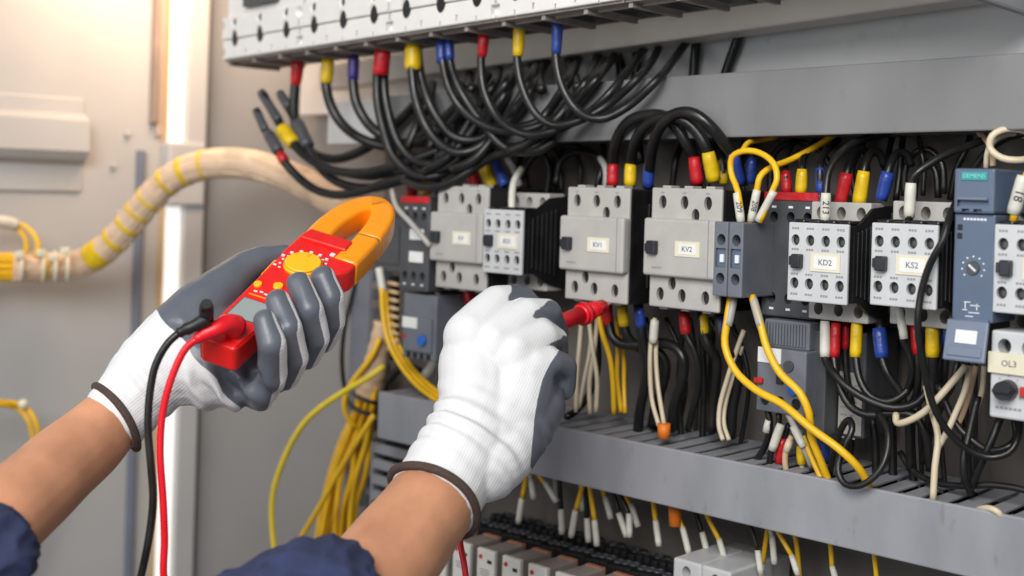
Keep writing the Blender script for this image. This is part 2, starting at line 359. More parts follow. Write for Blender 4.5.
# ducts
def duct(name, label, xa, xb, z0a, z1a, dz, yf, yb, mname, pitch=0.0185, combs=(True, True)):
    o = thing(name, label, 'wire duct', (xa, yb, z0a))
    L = xb - xa; n = int(L / 0.05)
    c = MB(); bm_ = bmesh.new()
    c.box(xa, xb, yf - 0.002, yf + 0.001, z0a, z1a, 0.0012); 
    for f in c.bm.verts: f.co.z += dz * (f.co.x - xa) / L
    c.build('cover', mname, o)
    for up, on in zip((True, False), combs):
        if not on: continue
        m = MB(); k = 0; x = xa
        while x < xb - 0.004:
            za, zb = (z1a - 0.0032, z1a - 0.0012) if up else (z0a + 0.0012, z0a + 0.0032)
            w = pitch * 0.62
            s = dz * (x - xa) / L
            m.box(x, min(x + w, xb), yf + 0.002, yb, za + s, zb + s, 0.0004, 1)
            m.box(x - 0.0012, min(x + w + 0.0012, xb), yf + 0.0012, yf + 0.007, za + s - 0.0003, zb + s - 0.0003 + 0.0004, 0.0003, 1)
            x += pitch
        m.build('slotted_side', mname, o)
    m = MB().box(xa, xb, yb, yb + 0.002, z0a + 0.002, z1a - 0.002)
    for f in m.bm.verts: f.co.z += dz * (f.co.x - xa) / L
    m.build('back_panel', mname, o)
    return o
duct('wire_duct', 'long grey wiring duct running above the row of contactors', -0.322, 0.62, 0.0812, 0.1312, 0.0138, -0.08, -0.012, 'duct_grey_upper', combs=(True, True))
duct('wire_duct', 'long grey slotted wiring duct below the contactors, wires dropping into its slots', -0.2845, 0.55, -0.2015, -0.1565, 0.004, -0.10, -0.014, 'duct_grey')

# cream rail behind the breakers
pa, pb = P(318, 90, -0.052), P(944, 2, -0.052)
def slanted(name, mname, pa, pb, h, depth, label, cat, bev=0.002):
    L = (pb.x - pa.x); m = MB().box(pa.x, pb.x + 0.3, pa.y, pa.y + depth, 0, h, bev)
    for v in m.bm.verts: v.co.z += pa.z + (pb.z - pa.z) * (v.co.x - pa.x) / L
    return put(m.build(name, mname, origin=(pa.x, pa.y, pa.z)), label, cat)
slanted('support_rail', 'cream_paint', pa, pb, 0.026, 0.03, 'cream metal rail running along behind and below the circuit breakers', 'support rail')
# grey side bracket at the top right corner
q0, q1 = P(950, 0, -0.16), P(1040, 23, -0.01)
m = MB().box(q0.x, q0.x + 0.006, -0.20, -0.006, 0.0, 0.05, 0.002)
for v in m.bm.verts: v.co.z += q1.z + 0.0005; v.co.x += (v.co.y + 0.16) * (q1.x - q0.x) / 0.15
put(m.build('side_bracket', 'duct_grey', origin=q0), 'dark grey bracket sticking out at the top right corner of the cabinet', 'bracket')
# vertical narrow ducts at the left edge of the mounting plate
v0 = P(352, 300, -0.03); v1 = P(371, 300, -0.03)
o = thing('vertical_duct', 'narrow dark grey vertical duct left of the contactors behind the meter jaw', 'wire duct', (v0.x, 0, -0.3))
MB().box(v0.x, v1.x, -0.032, -0.03, -0.30, P(360, 262, -0.03).z, 0.001).build('cover', 'mid_grey_plastic', o)
m = MB()
for k in range(14): m.box(v1.x, v1.x + 0.0015, -0.029, -0.002, -0.30 + k * 0.02, -0.30 + k * 0.02 + 0.012)
m.build('slotted_side', 'mid_grey_plastic', o)
o = thing('vertical_duct', 'pale slotted duct standing below the left end of the lower grey duct', 'wire duct', (P(375, 470, -0.05).x, 0, -0.45))
x0, x1 = P(374, 465, -0.06).x, P(440, 465, -0.06).x
m = MB(); zt = P(390, 446, -0.06).z
for k in range(16): m.box(x0, x1, -0.062, -0.058, zt - 0.016 * k - 0.010, zt - 0.016 * k, 0.0008)
m.build('slat_front', 'duct_grey', o)
MB().box(x0 + 0.004, x1, -0.05, -0.012, zt - 0.3, zt).build('inner_channel', 'black_plastic', o)
MB().box(x0 - 0.003, x0, -0.062, -0.012, zt - 0.3, zt, 0.0005).build('edge_panel', 'duct_grey', o)

# ================================================================== CIRCUIT BREAKERS
YB = -0.16
bl, br = P(222, 57.5, YB), P(574, 3.5, YB)
slope = (br.z - bl.z) / (br.x - bl.x)
bw = (P(495, 16, YB).x - P(222, 57, YB).x) / 3.0
def make_breaker():
    x0 = bl.x; z = bl.z
    o = thing('circuit_breaker', 'x', 'circuit breaker', (x0 + bw / 2, -0.06, z), 'circuit breakers along the top')
    g = 0.0006; s = slope
    pw = bw / 3
    def hole_set(zz, r, dep):
        c = MB()
        for k in range(3): c.cyl((x0 + pw * (k + .5), YB - 0.01, z + zz), (x0 + pw * (k + .5), YB + dep, z + zz), r, r, 18)
        for v in c.bm.verts: v.co.z = z + zz + (v.co.z - z - zz) * 1.35
        return c
    def slits(w, za, zb, dx, dep):
        c = MB()
        for k in range(3): c.box(x0 + pw * (k + .5 + dx) - w, x0 + pw * (k + .5 + dx) + w, YB - 0.01, YB + dep, z + za, z + zb)
        return c
    def ends(fn):
        return [fn(xe) for xe in (x0, x0 + bw)]
    h = MB().box(x0 + g, x0 + bw - g, YB, YB + 0.075, z, z + 0.0195, 0.0012).build('lower_housing', 'breaker_plastic', o)
    cut(h, hole_set(.0206, .0066, .02)); cut(h, slits(.0011, .003, .0082, .46, .006)) ; cut(h, slits(.0008, -.002, .0046, 0, .004))
    for c in ends(lambda xe: MB().box(xe - 0.0052, xe + 0.0052, YB - 0.01, YB + 0.006, z + 0.0032, z + 0.0118, 0.001)): cut(h, c)
    for c in ends(lambda xe: MB().box(xe - 0.0016, xe + 0.0016, YB - 0.01, YB + 0.008, z + 0.0125, z + 0.030)): cut(h, c)
    h = MB().box(x0 + g, x0 + bw - g, YB - 0.0016, YB + 0.075, z + 0.0202, z + 0.0425, 0.0012).build('upper_housing', 'breaker_plastic', o)
    cut(h, hole_set(.0206, .0066, .02)); cut(h, hole_set(.0375, .0043, .006))
    for c in ends(lambda xe: MB().cyl((xe, YB - 0.01, z + 0.035), (xe, YB + 0.012, z + 0.035), 0.0056, 0.0056, 18)): cut(h, c)
    for c in ends(lambda xe: MB().box(xe - 0.0016, xe + 0.0016, YB - 0.01, YB + 0.008, z + 0.018, z + 0.031)): cut(h, c)
    MB().box(x0 + g + 0.002, x0 + bw - g - 0.002, YB + 0.004, YB + 0.075, z + 0.0428, z + 0.075, 0.001).build('toggle_housing', 'breaker_plastic', o)
    singles(o, 'terminal_screw', 'dark_steel', [lambda q, xc=x0 + pw * (k + .5): q.cyl((xc, YB + 0.0008, z + 0.0375), (xc, YB + 0.006, z + 0.0375), 0.0042, 0.0042, 14) for k in range(3)])
    singles(o, 'hole_shade_plug', 'black_plastic', [lambda q, xc=x0 + pw * (k + .5): q.cyl((xc, YB + 0.0010, z + 0.0206), (xc, YB + 0.0185, z + 0.0206), 0.0064, 0.0064, 18).stretch_z(z + 0.0206, 1.34) for k in range(3)])  # black plugs near the mouth put the shade inside the holes into colour
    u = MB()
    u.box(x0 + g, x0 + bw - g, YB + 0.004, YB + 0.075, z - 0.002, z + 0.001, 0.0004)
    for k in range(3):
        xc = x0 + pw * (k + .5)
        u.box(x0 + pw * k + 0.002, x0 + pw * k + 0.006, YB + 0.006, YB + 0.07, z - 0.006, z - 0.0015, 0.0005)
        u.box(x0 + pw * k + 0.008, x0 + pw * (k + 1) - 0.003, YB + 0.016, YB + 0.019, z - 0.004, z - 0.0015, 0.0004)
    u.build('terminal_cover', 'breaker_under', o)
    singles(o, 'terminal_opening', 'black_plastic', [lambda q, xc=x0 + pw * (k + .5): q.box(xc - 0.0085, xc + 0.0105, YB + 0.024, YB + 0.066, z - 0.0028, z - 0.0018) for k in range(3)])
    tg = MB().box(x0 + bw * .3, x0 + bw * .7, YB - 0.004, YB + 0.01, z + 0.050, z + 0.066, 0.001)
    tg.build('toggle', 'dark_grey_plastic', o)
    for ch in kids(o):
        for v in ch.data.vertices: v.co.z += slope * v.co.x
    return o
BRK = make_breaker()
blabs = ['lit warmest at the left end of the top row', 'second from the left in the top row',
         'third from the left in the top row', 'fourth from the left, with single yellow and blue sleeves below',
         'fifth from the left, only its dark underside in view', 'last at the right end, nothing wired below']
for k, l in enumerate(blabs):
    if k == 0: BRK['label'] = 'white circuit breaker, ' + l
    else: copy_tree(BRK, (bw * k, 0, slope * bw * k), 'white circuit breaker, ' + l)

# ================================================================== CONTACTORS
def holes(c, pts, r, ya, yb, zs=1.25):
    for x, z in pts:
        b = bmesh.new(); bmesh.ops.create_cone(b, cap_ends=True, segments=20, radius1=r, radius2=r, depth=yb - ya)
        for v in b.verts: v.co = Vector((x + v.co.x, (ya + yb) / 2 + v.co.z, z + v.co.y * zs))
        if b.calc_volume(signed=True) < 0: bmesh.ops.reverse_faces(b, faces=b.faces)
        c._merge(b)
def make_contactor():
    cx, cz = -0.008, 0.0
    o = thing('contactor', 'light grey contactor marked KV1, the red probe touching its lower right terminal', 'contactor', (cx, 0, cz), 'wide light grey contactors')
    b = MB().box(cx - 0.0315, cx + 0.0326, -0.1090, -0.018, cz - 0.0465, cz + 0.0455, 0.0015)
    for k in range(5):
        b.box(cx + 0.0323, cx + 0.0340, -0.088 + 0.012 * k, -0.082 + 0.012 * k, cz - 0.034, cz + 0.034, 0.0006)
    b.box(cx - 0.030, cx + 0.030, -0.018, -0.001, cz - 0.030, cz + 0.030, 0.001)
    b.build('body', 'black_plastic', o)
    pl = MB().box(cx - 0.0322, cx + 0.0328, -0.1125, -0.1092, cz - 0.0462, cz + 0.0460, 0.0012)
    for dx in (-0.0215, -0.001, 0.019):
        pl.box(cx + dx - 0.004, cx + dx + 0.004, -0.108, -0.096, cz + 0.0452, cz + 0.0478, 0.0006)
        pl.box(cx + dx - 0.004, cx + dx + 0.004, -0.108, -0.096, cz - 0.0480, cz - 0.0455, 0.0006)
    h = pl.build('housing', 'light_plastic', o)
    c = MB(); xs = (-0.0215, -0.0010, 0.0205)
    holes(c, [(cx + x, cz + 0.0350) for x in xs] + [(cx + 0.0095, cz + 0.0255)], 0.0036, -0.12, -0.106, 1.45)
    holes(c, [(cx + x, cz - 0.0360) for x in xs] + [(cx - 0.0105, cz - 0.0272)], 0.0036, -0.12, -0.106, 1.45)
    cut(h, c)
    singles(o, 'terminal_screw', 'knob_dark', [lambda q, x=x, z=z: q.cyl((cx + x + 0.001, -0.1085, cz + z), (cx + x + 0.001, -0.1094, cz + z), 0.0026, 0.0022, 12) for x in xs for z in (0.0345, -0.0365)])
    cv = MB().box(cx - 0.0338, cx + 0.0335, -0.120, -0.111, cz - 0.0218, cz + 0.0225, 0.0022, 3)
    cv.build('cover', 'light_plastic', o)
    MB().box(cx + 0.0265, cx + 0.0272, -0.1203, -0.1190, cz - 0.0213, cz + 0.0220).build('cover_seam', 'ink_faint', o)
    k = MB().box(cx - 0.0275, cx - 0.0190, -0.1250, -0.1195, cz - 0.0052, cz + 0.0052, 0.001)
    k.box(cx - 0.0300, cx - 0.027, -0.1235, -0.1195, cz - 0.0035, cz + 0.0030, 0.0008)
    k.build('knob', 'knob_dark', o)
    lb = MB().box(cx - 0.003, cx + 0.0195, -0.1207, -0.1195, cz - 0.0058, cz + 0.0058, 0.0002, 1).build('label_plate', 'label_cream', o)
    MB().box(cx + 0.0005, cx + 0.0165, -0.1210, -0.1206, cz - 0.0038, cz + 0.0038).build('label_paper', 'label_white', lb)
    pr = MB()
    for i in range(4): pr.box(cx - 0.0245 + 0.0024 * i, cx - 0.0229 + 0.0024 * i, -0.1203, -0.1198, cz - 0.0160, cz - 0.0146)
    for x in xs:
        pr.box(cx + x - 0.002, cx + x + 0.0012, -0.1128, -0.1122, cz + 0.0418, cz + 0.0428)
    pr.build('small_print', 'ink_faint', o)
    return o, lb
def relabel(o, s, y, cx, cz, size, m='ink_soft'):
    lp = [k for k in kids(o) if k.name.startswith('label_plate')][0]
    text(s, size, (cx, y, cz), lp, m)
CT, _ = make_contactor()
C2 = copy_tree(CT, (0.0868, 0, 0.0012), 'light grey contactor marked KV2, the widest front right of the probed one')
C0 = copy_tree(CT, (-0.157, 0, -0.0022), 'light grey contactor at the far left, just above the gloved right hand')
relabel(CT, 'KV1', -0.1211, -0.008 + 0.0085, 0.0, 0.0056, m='ink_soft'); relabel(C2, 'KV2', -0.1211, 0.0788 + 0.0085, 0.0012, 0.0056, m='ink_soft'); relabel(C0, 'KV', -0.1211, -0.165 + 0.0085, -0.0022, 0.0054)

def make_aux():
    cx, cz = 0.1966, -0.0022
    o = thing('auxiliary_contactor', 'pale four pole contactor marked KD2, right of the dark grey two module block', 'contactor', (cx, 0, cz), 'small four pole contactors')
    f = MB().box(cx - 0.0232, cx + 0.0232, -0.120, -0.1170, cz - 0.0275, cz + 0.0275, 0.0009).build('front', 'front_plastic', o)
    c = MB(); xs = [cx + d for d in (-0.0175, -0.006, 0.006, 0.0175)]
    holes(c, [(x, cz + 0.0152) for x in xs] + [(x, cz - 0.0150) for x in xs], 0.0033, -0.13, -0.112, 1.2)
    cut(f, c)
    singles(o, 'terminal_screw', 'dark_steel', [lambda q, x=x, z=z: q.cyl((x + 0.0006, -0.1164, cz + z), (x + 0.0006, -0.1173, cz + z), 0.0022, 0.0019, 12).box(x - 0.0010, x + 0.0020, -0.1175, -0.1171, cz + z - 0.0005, cz + z + 0.0005) for x in xs for z in (0.0148, -0.0154)])
    b = MB().box(cx - 0.0228, cx + 0.0226, -0.1168, -0.084, cz - 0.0268, cz + 0.0268, 0.001)
    b.side_panel(cx + 0.0212, cx + 0.0236, [(-0.1120, 0.0255), (-0.102, 0.0290), (-0.086, 0.0385), (-0.064, 0.0405), (-0.020, 0.0405), (-0.020, -0.0405), (-0.066, -0.0405), (-0.090, -0.0350), (-0.103, -0.0270), (-0.1120, -0.0255)], cz)
    for k in range(6):
        b.box(cx + 0.0230, cx + 0.0246, -0.1085 + 0.0058 * k, -0.1050 + 0.0058 * k, cz - 0.022 - 0.0014 * k, cz + 0.022 + 0.0014 * k, 0.0005)
    for x in xs: b.box(x - 0.0045, x + 0.0045, -0.116, -0.088, cz + 0.0265, cz + 0.0298, 0.0015)
    b.box(cx - 0.026, cx + 0.0232, -0.064, -0.014, cz - 0.0405, cz + 0.0405, 0.0015)
    for k in range(4): b.box(cx + 0.0228, cx + 0.0246, -0.060 + 0.011 * k, -0.054 + 0.011 * k, cz - 0.036, cz + 0.036, 0.0006)
    b.build('body', 'black_plastic', o)
    p = MB().box(cx - 0.0262, cx + 0.0210, -0.085, -0.064, cz - 0.0425, cz + 0.0425, 0.0012).build('base', 'light_plastic', o)
    c = MB(); holes(c, [(cx + d, cz + s * 0.0345) for d in (-0.018, -0.002, 0.0135) for s in (1, -1)], 0.0036, -0.09, -0.072, 1.3); cut(p, c)
    k = MB().box(cx - 0.0180, cx - 0.0108, -0.1255, -0.1195, cz - 0.0045, cz + 0.0055, 0.001)
    k.box(cx - 0.0205, cx - 0.0175, -0.124, -0.1195, cz - 0.0025, cz + 0.004, 0.0008)
    k.build('knob', 'knob_dark', o)
    lb = MB().box(cx - 0.0050, cx + 0.0178, -0.1209, -0.1195, cz - 0.0060, cz + 0.0068, 0.0002, 1).build('label_plate', 'label_cream', o)
    MB().box(cx - 0.002, cx + 0.0155, -0.1212, -0.1208, cz - 0.0040, cz + 0.0050).build('label_paper', 'label_white', lb)
    pr = MB()
    for x in xs:
        for z in (0.0235, 0.0088, -0.0085, -0.0225):
            for j in range(3): pr.box(x - 0.0028 + 0.002 * j, x - 0.0014 + 0.002 * j, -0.1203, -0.1198, cz + z - 0.0007, cz + z + 0.0007)
    pr.build('small_print', 'ink_faint', o)
    return o
AX = make_aux()
A2 = copy_tree(AX, (0.0632, 0, 0.0022), 'pale four pole contactor marked KS2, left of the blue grey timer relay')
A3 = copy_tree(AX, (0.1462, 0, 0.0045), 'pale four pole contactor cut off by the right edge of the photo')
A0 = copy_tree(AX, (-0.3030, 0, -0.0005), 'pale small four pole contactor between the far left contactor and the probed one')
relabel(AX, 'KD2', -0.1213, 0.1966 + 0.0067, -0.0017, 0.0056, m='ink_soft'); relabel(A2, 'KS2', -0.1213, 0.2598 + 0.0067, 0.0005, 0.0056, m='ink_soft')
relabel(A3, 'KD3', -0.1213, 0.3428 + 0.0067, 0.0028, 0.0056, m='ink_soft'); relabel(A0, 'KS1', -0.1213, -0.1064 + 0.0067, -0.0022, 0.0056)

def pb(x0, y0, x1, y1, Y):     # left, right, bottom, top of a frontal rectangle seen at these pixels on plane Y
    ym, xm = (y0 + y1) / 2, (x0 + x1) / 2
    return P(x0, ym, Y).x, P(x1, ym, Y).x, P(xm, y1, Y).z, P(xm, y0, Y).z
# --- dark grey two-module block
x0, x1, z0, z1 = pb(713, 222, 742.5, 297, -0.12)
o = thing('contact_block', 'dark grey add on block of two narrow modules right of the contactor marked KV2', 'contact block', (x0, -0.02, z0))
xm = (x0 + x1) / 2
for a, b_ in ((x0, xm - 0.0003), (xm + 0.0003, x1)):
    h = MB().box(a, b_, -0.120, -0.062, z0, z1, 0.001).build('module', 'mid_grey_plastic', o)
    c = MB(); xc = (a + b_) / 2; zc = (z0 + z1) / 2
    holes(c, [(xc + 0.0005, z0 + (z1 - z0) * .76), (xc + 0.0005, z0 + (z1 - z0) * .24)], 0.0037, -0.13, -0.108, 1.15)
    c.box(a + 0.002, b_ - 0.0015, -0.13, -0.117, zc - 0.006, zc + 0.008); cut(h, c)
    MB().box(xc - 0.001, xc + 0.0024, -0.1195, -0.1165, zc - 0.0025, zc + 0.0035, 0.0004).build('indicator', 'print_white', h)
    MB().box(a + 0.0022, b_ - 0.0017, -0.1178, -0.1168, zc - 0.0058, zc + 0.0078).build('window', 'slate_plastic', h)
s = MB()
s.box(x1 - 0.001, x1 + 0.002, -0.070, -0.050, z0 + 0.012, z1 - 0.006, 0.0008); s.box(x0, x1, -0.0615, -0.02, z0 + 0.004, z1 - 0.004, 0.001)
s.build('side_clip', 'dark_grey_plastic', o)
zc = (z0 + z1) / 2
singles(o, 'lever', 'dark_grey_plastic', [lambda q, dz=dz: q.box(x1 - 0.001, x1 + 0.0035, -0.074, -0.064, zc + dz - 0.008, zc + dz, 0.0008) for dz in (0.002, -0.010)])
# --- dark contactor with the red stripe, its overload relay below
x0, x1, z0, z1 = pb(762, 193, 818, 318, -0.08)
o = thing('contactor', 'dark grey contactor with a bright red stripe behind the two module block', 'contactor', (x0, 0, z0))
def dark_contactor(o, x0, x1, z0, z1, yf):
    h = MB().box(x0, x1, yf, -0.012, z0, z1, 0.0015).build('housing', 'dark_grey_plastic', o)
    c = MB(); w = x1 - x0
    holes(c, [(x0 + w * k, z) for k in (.2, .5, .8) for z in (z1 - 0.018, z0 + 0.014)], 0.0034, yf - 0.01, yf + 0.012, 1.2); cut(h, c)
    singles(o, 'terminal_screw', 'knob_dark', [lambda q, x=x0 + w * k, z=z: q.cyl((x, yf + 0.0125, z), (x, yf + 0.009, z), 0.0034, 0.0030, 12) for k in (.2, .5, .8) for z in (z1 - 0.018, z0 + 0.014)])
    MB().box(x0 + 0.001, x1 - 0.001, yf - 0.0012, yf + 0.006, z1 - 0.0055, z1 + 0.0006, 0.0004).build('stripe', 'sleeve_red', o)
    pr = MB()
    for k in (.2, .5, .8):
        for z in (z1 - 0.0105, z0 + 0.006): pr.box(x0 + w * k - 0.0018, x0 + w * k + 0.0018, yf - 0.0004, yf + 0.0002, z - 0.0008, z + 0.0008)
    pr.build('small_print', 'print_white', o)
dark_contactor(o, x0, x1, z0, z1, -0.08)
x0, x1, z0, z1 = pb(757, 324, 806, 414, -0.095)
o = thing('overload_relay', 'dark grey overload relay with blue dial and white sticker below the two module block', 'overload relay', (x0, 0, z0))
H_r = z1 - z0
h = MB().box(x0, x1, -0.095, -0.012, z0, z0 + H_r * .72, 0.0012).build('housing', 'mid_grey_plastic', o)
w = x1 - x0; c = MB()
holes(c, [(x0 + w * k, z0 + H_r * .13) for k in (.18, .5, .82)], 0.0038, -0.11, -0.082, 1.1); cut(h, c)
singles(o, 'terminal_screw', 'black_plastic', [lambda q, x=x0 + w * k: q.cyl((x, -0.083, z0 + H_r * .13), (x, -0.0935, z0 + H_r * .13), 0.0037, 0.0037, 14) for k in (.18, .5, .82)])
m = MB().box(x0 + 0.001, x1 - 0.002, -0.088, -0.012, z0 + H_r * .72, z1 + 0.002, 0.001)
for k in range(14): m.box(x0 + 0.002 + k * (w - 0.006) / 14, x0 + 0.0035 + k * (w - 0.006) / 14, -0.0895, -0.087, z0 + H_r * .75, z1, 0.0003, 1)
m.build('ribbed_top', 'mid_grey_plastic', o)
MB().box(x0 + 0.001, x0 + w * .50, -0.0962, -0.0945, z0 + H_r * .55, z0 + H_r * .72, 0.0002).build('sticker', 'label_white', o)
MB().cyl((x0 + w * .66, -0.0945, z0 + H_r * .54), (x0 + w * .66, -0.097, z0 + H_r * .54), 0.0042, 0.004, 18).build('dial', 'dark_grey_plastic', o)
MB().cyl((x0 + w * .78, -0.0945, z0 + H_r * .30), (x0 + w * .78, -0.098, z0 + H_r * .30), 0.0048, 0.0045, 18).build('reset_button', 'button_blue', o)
MB().box(x0 - 0.001, x0 + 0.006, -0.098, -0.094, z0 + H_r * .31, z0 + H_r * .37, 0.0006).build('test_button', 'marker_red', o)
MB().box(x0 + w * .42, x0 + w * .56, -0.0968, -0.094, z0 + H_r * .33, z0 + H_r * .44, 0.0006).build('slide_switch', 'knob_dark', o)
# --- grey device with a printed side, right of the overload relay
x0, x1, z0, z1 = pb(812, 330, 829, 436, -0.075)
x2 = P(866, 405, -0.06).x
o = thing('terminal_device', 'grey box device with a pale printed rating label, behind the loop of black wire', 'terminal device', (x0, 0, z0))
MB().box(x0, x1, -0.08, -0.012, z0, z1, 0.0012).build('side_module', 'dark_grey_plastic', o)
MB().box(x1 + 0.0005, x2, -0.062, -0.012, z0, z1, 0.0015).build('housing', 'dark_grey_plastic', o)
zt, zb_ = P(845, 372, -0.063).z, P(845, 434, -0.063).z
rl = MB().box(x1 + 0.0012, x2 - 0.002, -0.0626, -0.0615, zb_, zt, 0.0002).build('rating_label', 'wire_grey', o)
pr = MB()
random.seed(3)
for i in range(9):
    xx = x1 + 0.003; z = zt - 0.004 - i * 0.0055
    while xx < x2 - 0.008:
        w_ = random.uniform(0.002, 0.006); pr.box(xx, xx + w_, -0.0629, -0.0624, z, z + 0.0012); xx += w_ + random.uniform(0.0012, 0.003)
pr.build('fine_print', 'ink_faint', rl)

# --- timer relay
x0, x1, z0, z1 = pb(953, 214, 994, 322, -0.12)
zt = P(974, 168.5, -0.123).z
o = thing('timer_relay', 'slim blue grey timer relay with a teal badge and open bottom flap', 'timer relay', (x0, 0, z0))
bd = MB().box(x0, x1, -0.120, -0.012, z0, z1, 0.0012).build('body', 'slate_plastic', o)
tp = MB().box(x0 + 0.0005, x1 + 0.0003, -0.1235, -0.050, z1 + 0.0004, zt, 0.0015).build('terminal_cap', 'slate_plastic', o)
c = MB().box(x0 + 0.003, x1 - 0.003, -0.13, -0.121, z1 + 0.0045, z1 + 0.0085); c.box(x0 + 0.006, x0 + 0.011, -0.13, -0.120, z1 + 0.001, z1 + 0.0032); c.box(x0 + 0.0135, x0 + 0.019, -0.13, -0.120, z1 + 0.001, z1 + 0.0032); cut(tp, c)
MB().box(x0 + 0.0035, x1 - 0.0035, -0.1255, -0.122, z1 + 0.0088, z1 + 0.0105, 0.0003).build('lip', 'slate_light', tp)
bg_ = MB().box(x0 + 0.0055, x1 - 0.004, -0.1244, -0.1230, zt - 0.0075, zt - 0.0022, 0.0002).build('badge', 'teal_plastic', tp)
text('SIEMENS', 0.0040, ((x0 + x1) / 2 + 0.0006, -0.1246, zt - 0.0048), bg_, 'teal_text')
MB().box(x1 - 0.0002, x1 + 0.028, -0.088, -0.012, z1 + 0.001, zt - 0.003, 0.0015).build('rear_housing', 'slate_plastic', o)
xc, zc = (x0 + x1) / 2, z0 + (z1 - z0) * .50
dl = MB().cyl((xc, -0.1195, zc), (xc, -0.1215, zc), 0.0045, 0.0042, 20).build('dial', 'dark_grey_plastic', o)
MB().box(xc - 0.003, xc + 0.003, -0.1220, -0.1212, zc - 0.0006, zc + 0.0006).turn(0.7, 'Y', (xc, -0.12, zc)).build('slot', 'print_white', dl)
pr = MB()
for k in range(9):
    a = math.radians(-130 + 32.5 * k); pr.box(xc + math.sin(a) * 0.0072 - 0.0005, xc + math.sin(a) * 0.0072 + 0.0005, -0.1203, -0.1198, zc + math.cos(a) * 0.0072 - 0.0005, zc + math.cos(a) * 0.0072 + 0.0005)
pr.build('dial_scale', 'print_white', bd); pr = MB()
for i in range(7): pr.box(x0 + 0.006 + 0.0022 * i, x0 + 0.0076 + 0.0022 * i, -0.1203, -0.1198, z1 - 0.0040, z1 - 0.0026)
pr.build('small_print', 'print_white', bd); pr = MB()
for i, (dx, dz, a, b_) in enumerate(((.008, .012, .004, .0006), (.012, .010, .006, .0006), (.007, .007, .003, .0006), (.011, .0055, .007, .0006), (.009, .003, .005, .0006), (.016, .0075, .0006, .004), (.0085, .008, .0006, .004))):
    pr.box(x0 + dx, x0 + dx + a, -0.1203, -0.1198, z0 + dz, z0 + dz + b_)
pr.build('wiring_diagram', 'print_white', bd)
singles(bd, 'indicator', 'black_plastic', [lambda q, k=k: q.box(x0 + 0.0022, x0 + 0.0055, -0.1204, -0.1195, z1 - 0.0105 - 0.0055 * k, z1 - 0.0068 - 0.0055 * k, 0.0003) for k in range(2)])
# flap hinged out at the bottom
a0 = P(966, 322, -0.121); a1 = P(966, 364, -0.13)
fl = MB().box(x0 - 0.0015, x1 - 0.001, -0.1235, -0.1205, a1.z, a0.z + 0.001, 0.0010)
fl.box(x0 + 0.001, x1 - 0.0035, -0.1245, -0.123, a1.z + 0.003, a1.z + 0.0095, 0.0005)
fl.turn(-0.22, 'X', (0, -0.121, a0.z)); f_ = fl.build('flap', 'slate_light', o)
hh = MB(); hh.box(x0 + 0.002, x1 - 0.002, -0.122, -0.119, z0 - 0.001, z0 + 0.0025, 0.0008)
hh.build('hinge', 'slate_plastic', o)
fs = MB().box(x0 + 0.0055, x1 - 0.007, -0.1243, -0.1234, a0.z - 0.014, a0.z - 0.0055, 0.0002).turn(-0.22, 'X', (0, -0.121, a0.z)).build('window_sticker', 'print_white', f_)

# --- overload relay OL3 at the right edge
x0, x1, z0, z1 = pb(990, 333, 1060, 422, -0.118)
o = thing('motor_breaker', 'white motor protection relay marked OL3 with a round black knob at the right edge', 'overload relay', (x0, 0, z0))
h = MB().box(x0, x1, -0.118, -0.012, z0, z1, 0.0015).build('housing', 'front_plastic', o)
c = MB(); w = x1 - x0
holes(c, [(x0 + w * k, z1 - 0.0095) for k in (.2, .55, .88)], 0.0042, -0.13, -0.105, 1.15); cut(h, c)
singles(o, 'terminal_screw', 'knob_dark', [lambda q, x=x0 + w * k: q.cyl((x, -0.1045, z1 - 0.0098), (x, -0.1075, z1 - 0.0098), 0.0041, 0.0036, 14) for k in (.2, .55, .88)])
zl0, zl1 = P(1005, 374, -0.12).z, P(1005, 353, -0.12).z
lb = MB().box(x0 - 0.0006, x1, -0.1205, -0.117, zl0, zl1, 0.0003).build('label_plate', 'label_cream', o)
text('OL3', 0.0054, (P(1009, 364, -0.1205).x, -0.1207, (zl0 + zl1) / 2), lb, 'ink_soft')
kc = P(1007, 390, -0.12)
kn = MB().cyl((kc.x, -0.1175, kc.z), (kc.x, -0.128, kc.z), 0.0064, 0.0058, 24); kn.box(kc.x - 0.0054, kc.x + 0.0054, -0.1305, -0.1275, kc.z - 0.0012, kc.z + 0.0012, 0.0004).build('knob', 'knob_dark', o)
MB().box(kc.x + 0.008, kc.x + 0.022, -0.1215, -0.1175, kc.z - 0.003, kc.z + 0.003, 0.0006).build('stop_button', 'marker_red', o)
pr = MB()
for i in range(6): pr.box(x0 + 0.004 + 0.0028 * i, x0 + 0.006 + 0.0028 * i, -0.1184, -0.1178, z0 + 0.006, z0 + 0.0075)
for k in range(7):
    a = math.radians(-120 + 40 * k); pr.box(kc.x + math.sin(a) * 0.0085 - 0.0004, kc.x + math.sin(a) * 0.0085 + 0.0004, -0.1184, -0.1178, kc.z + math.cos(a) * 0.0085 - 0.0004, kc.z + math.cos(a) * 0.0085 + 0.0004)
pr.build('small_print', 'ink_faint', o)

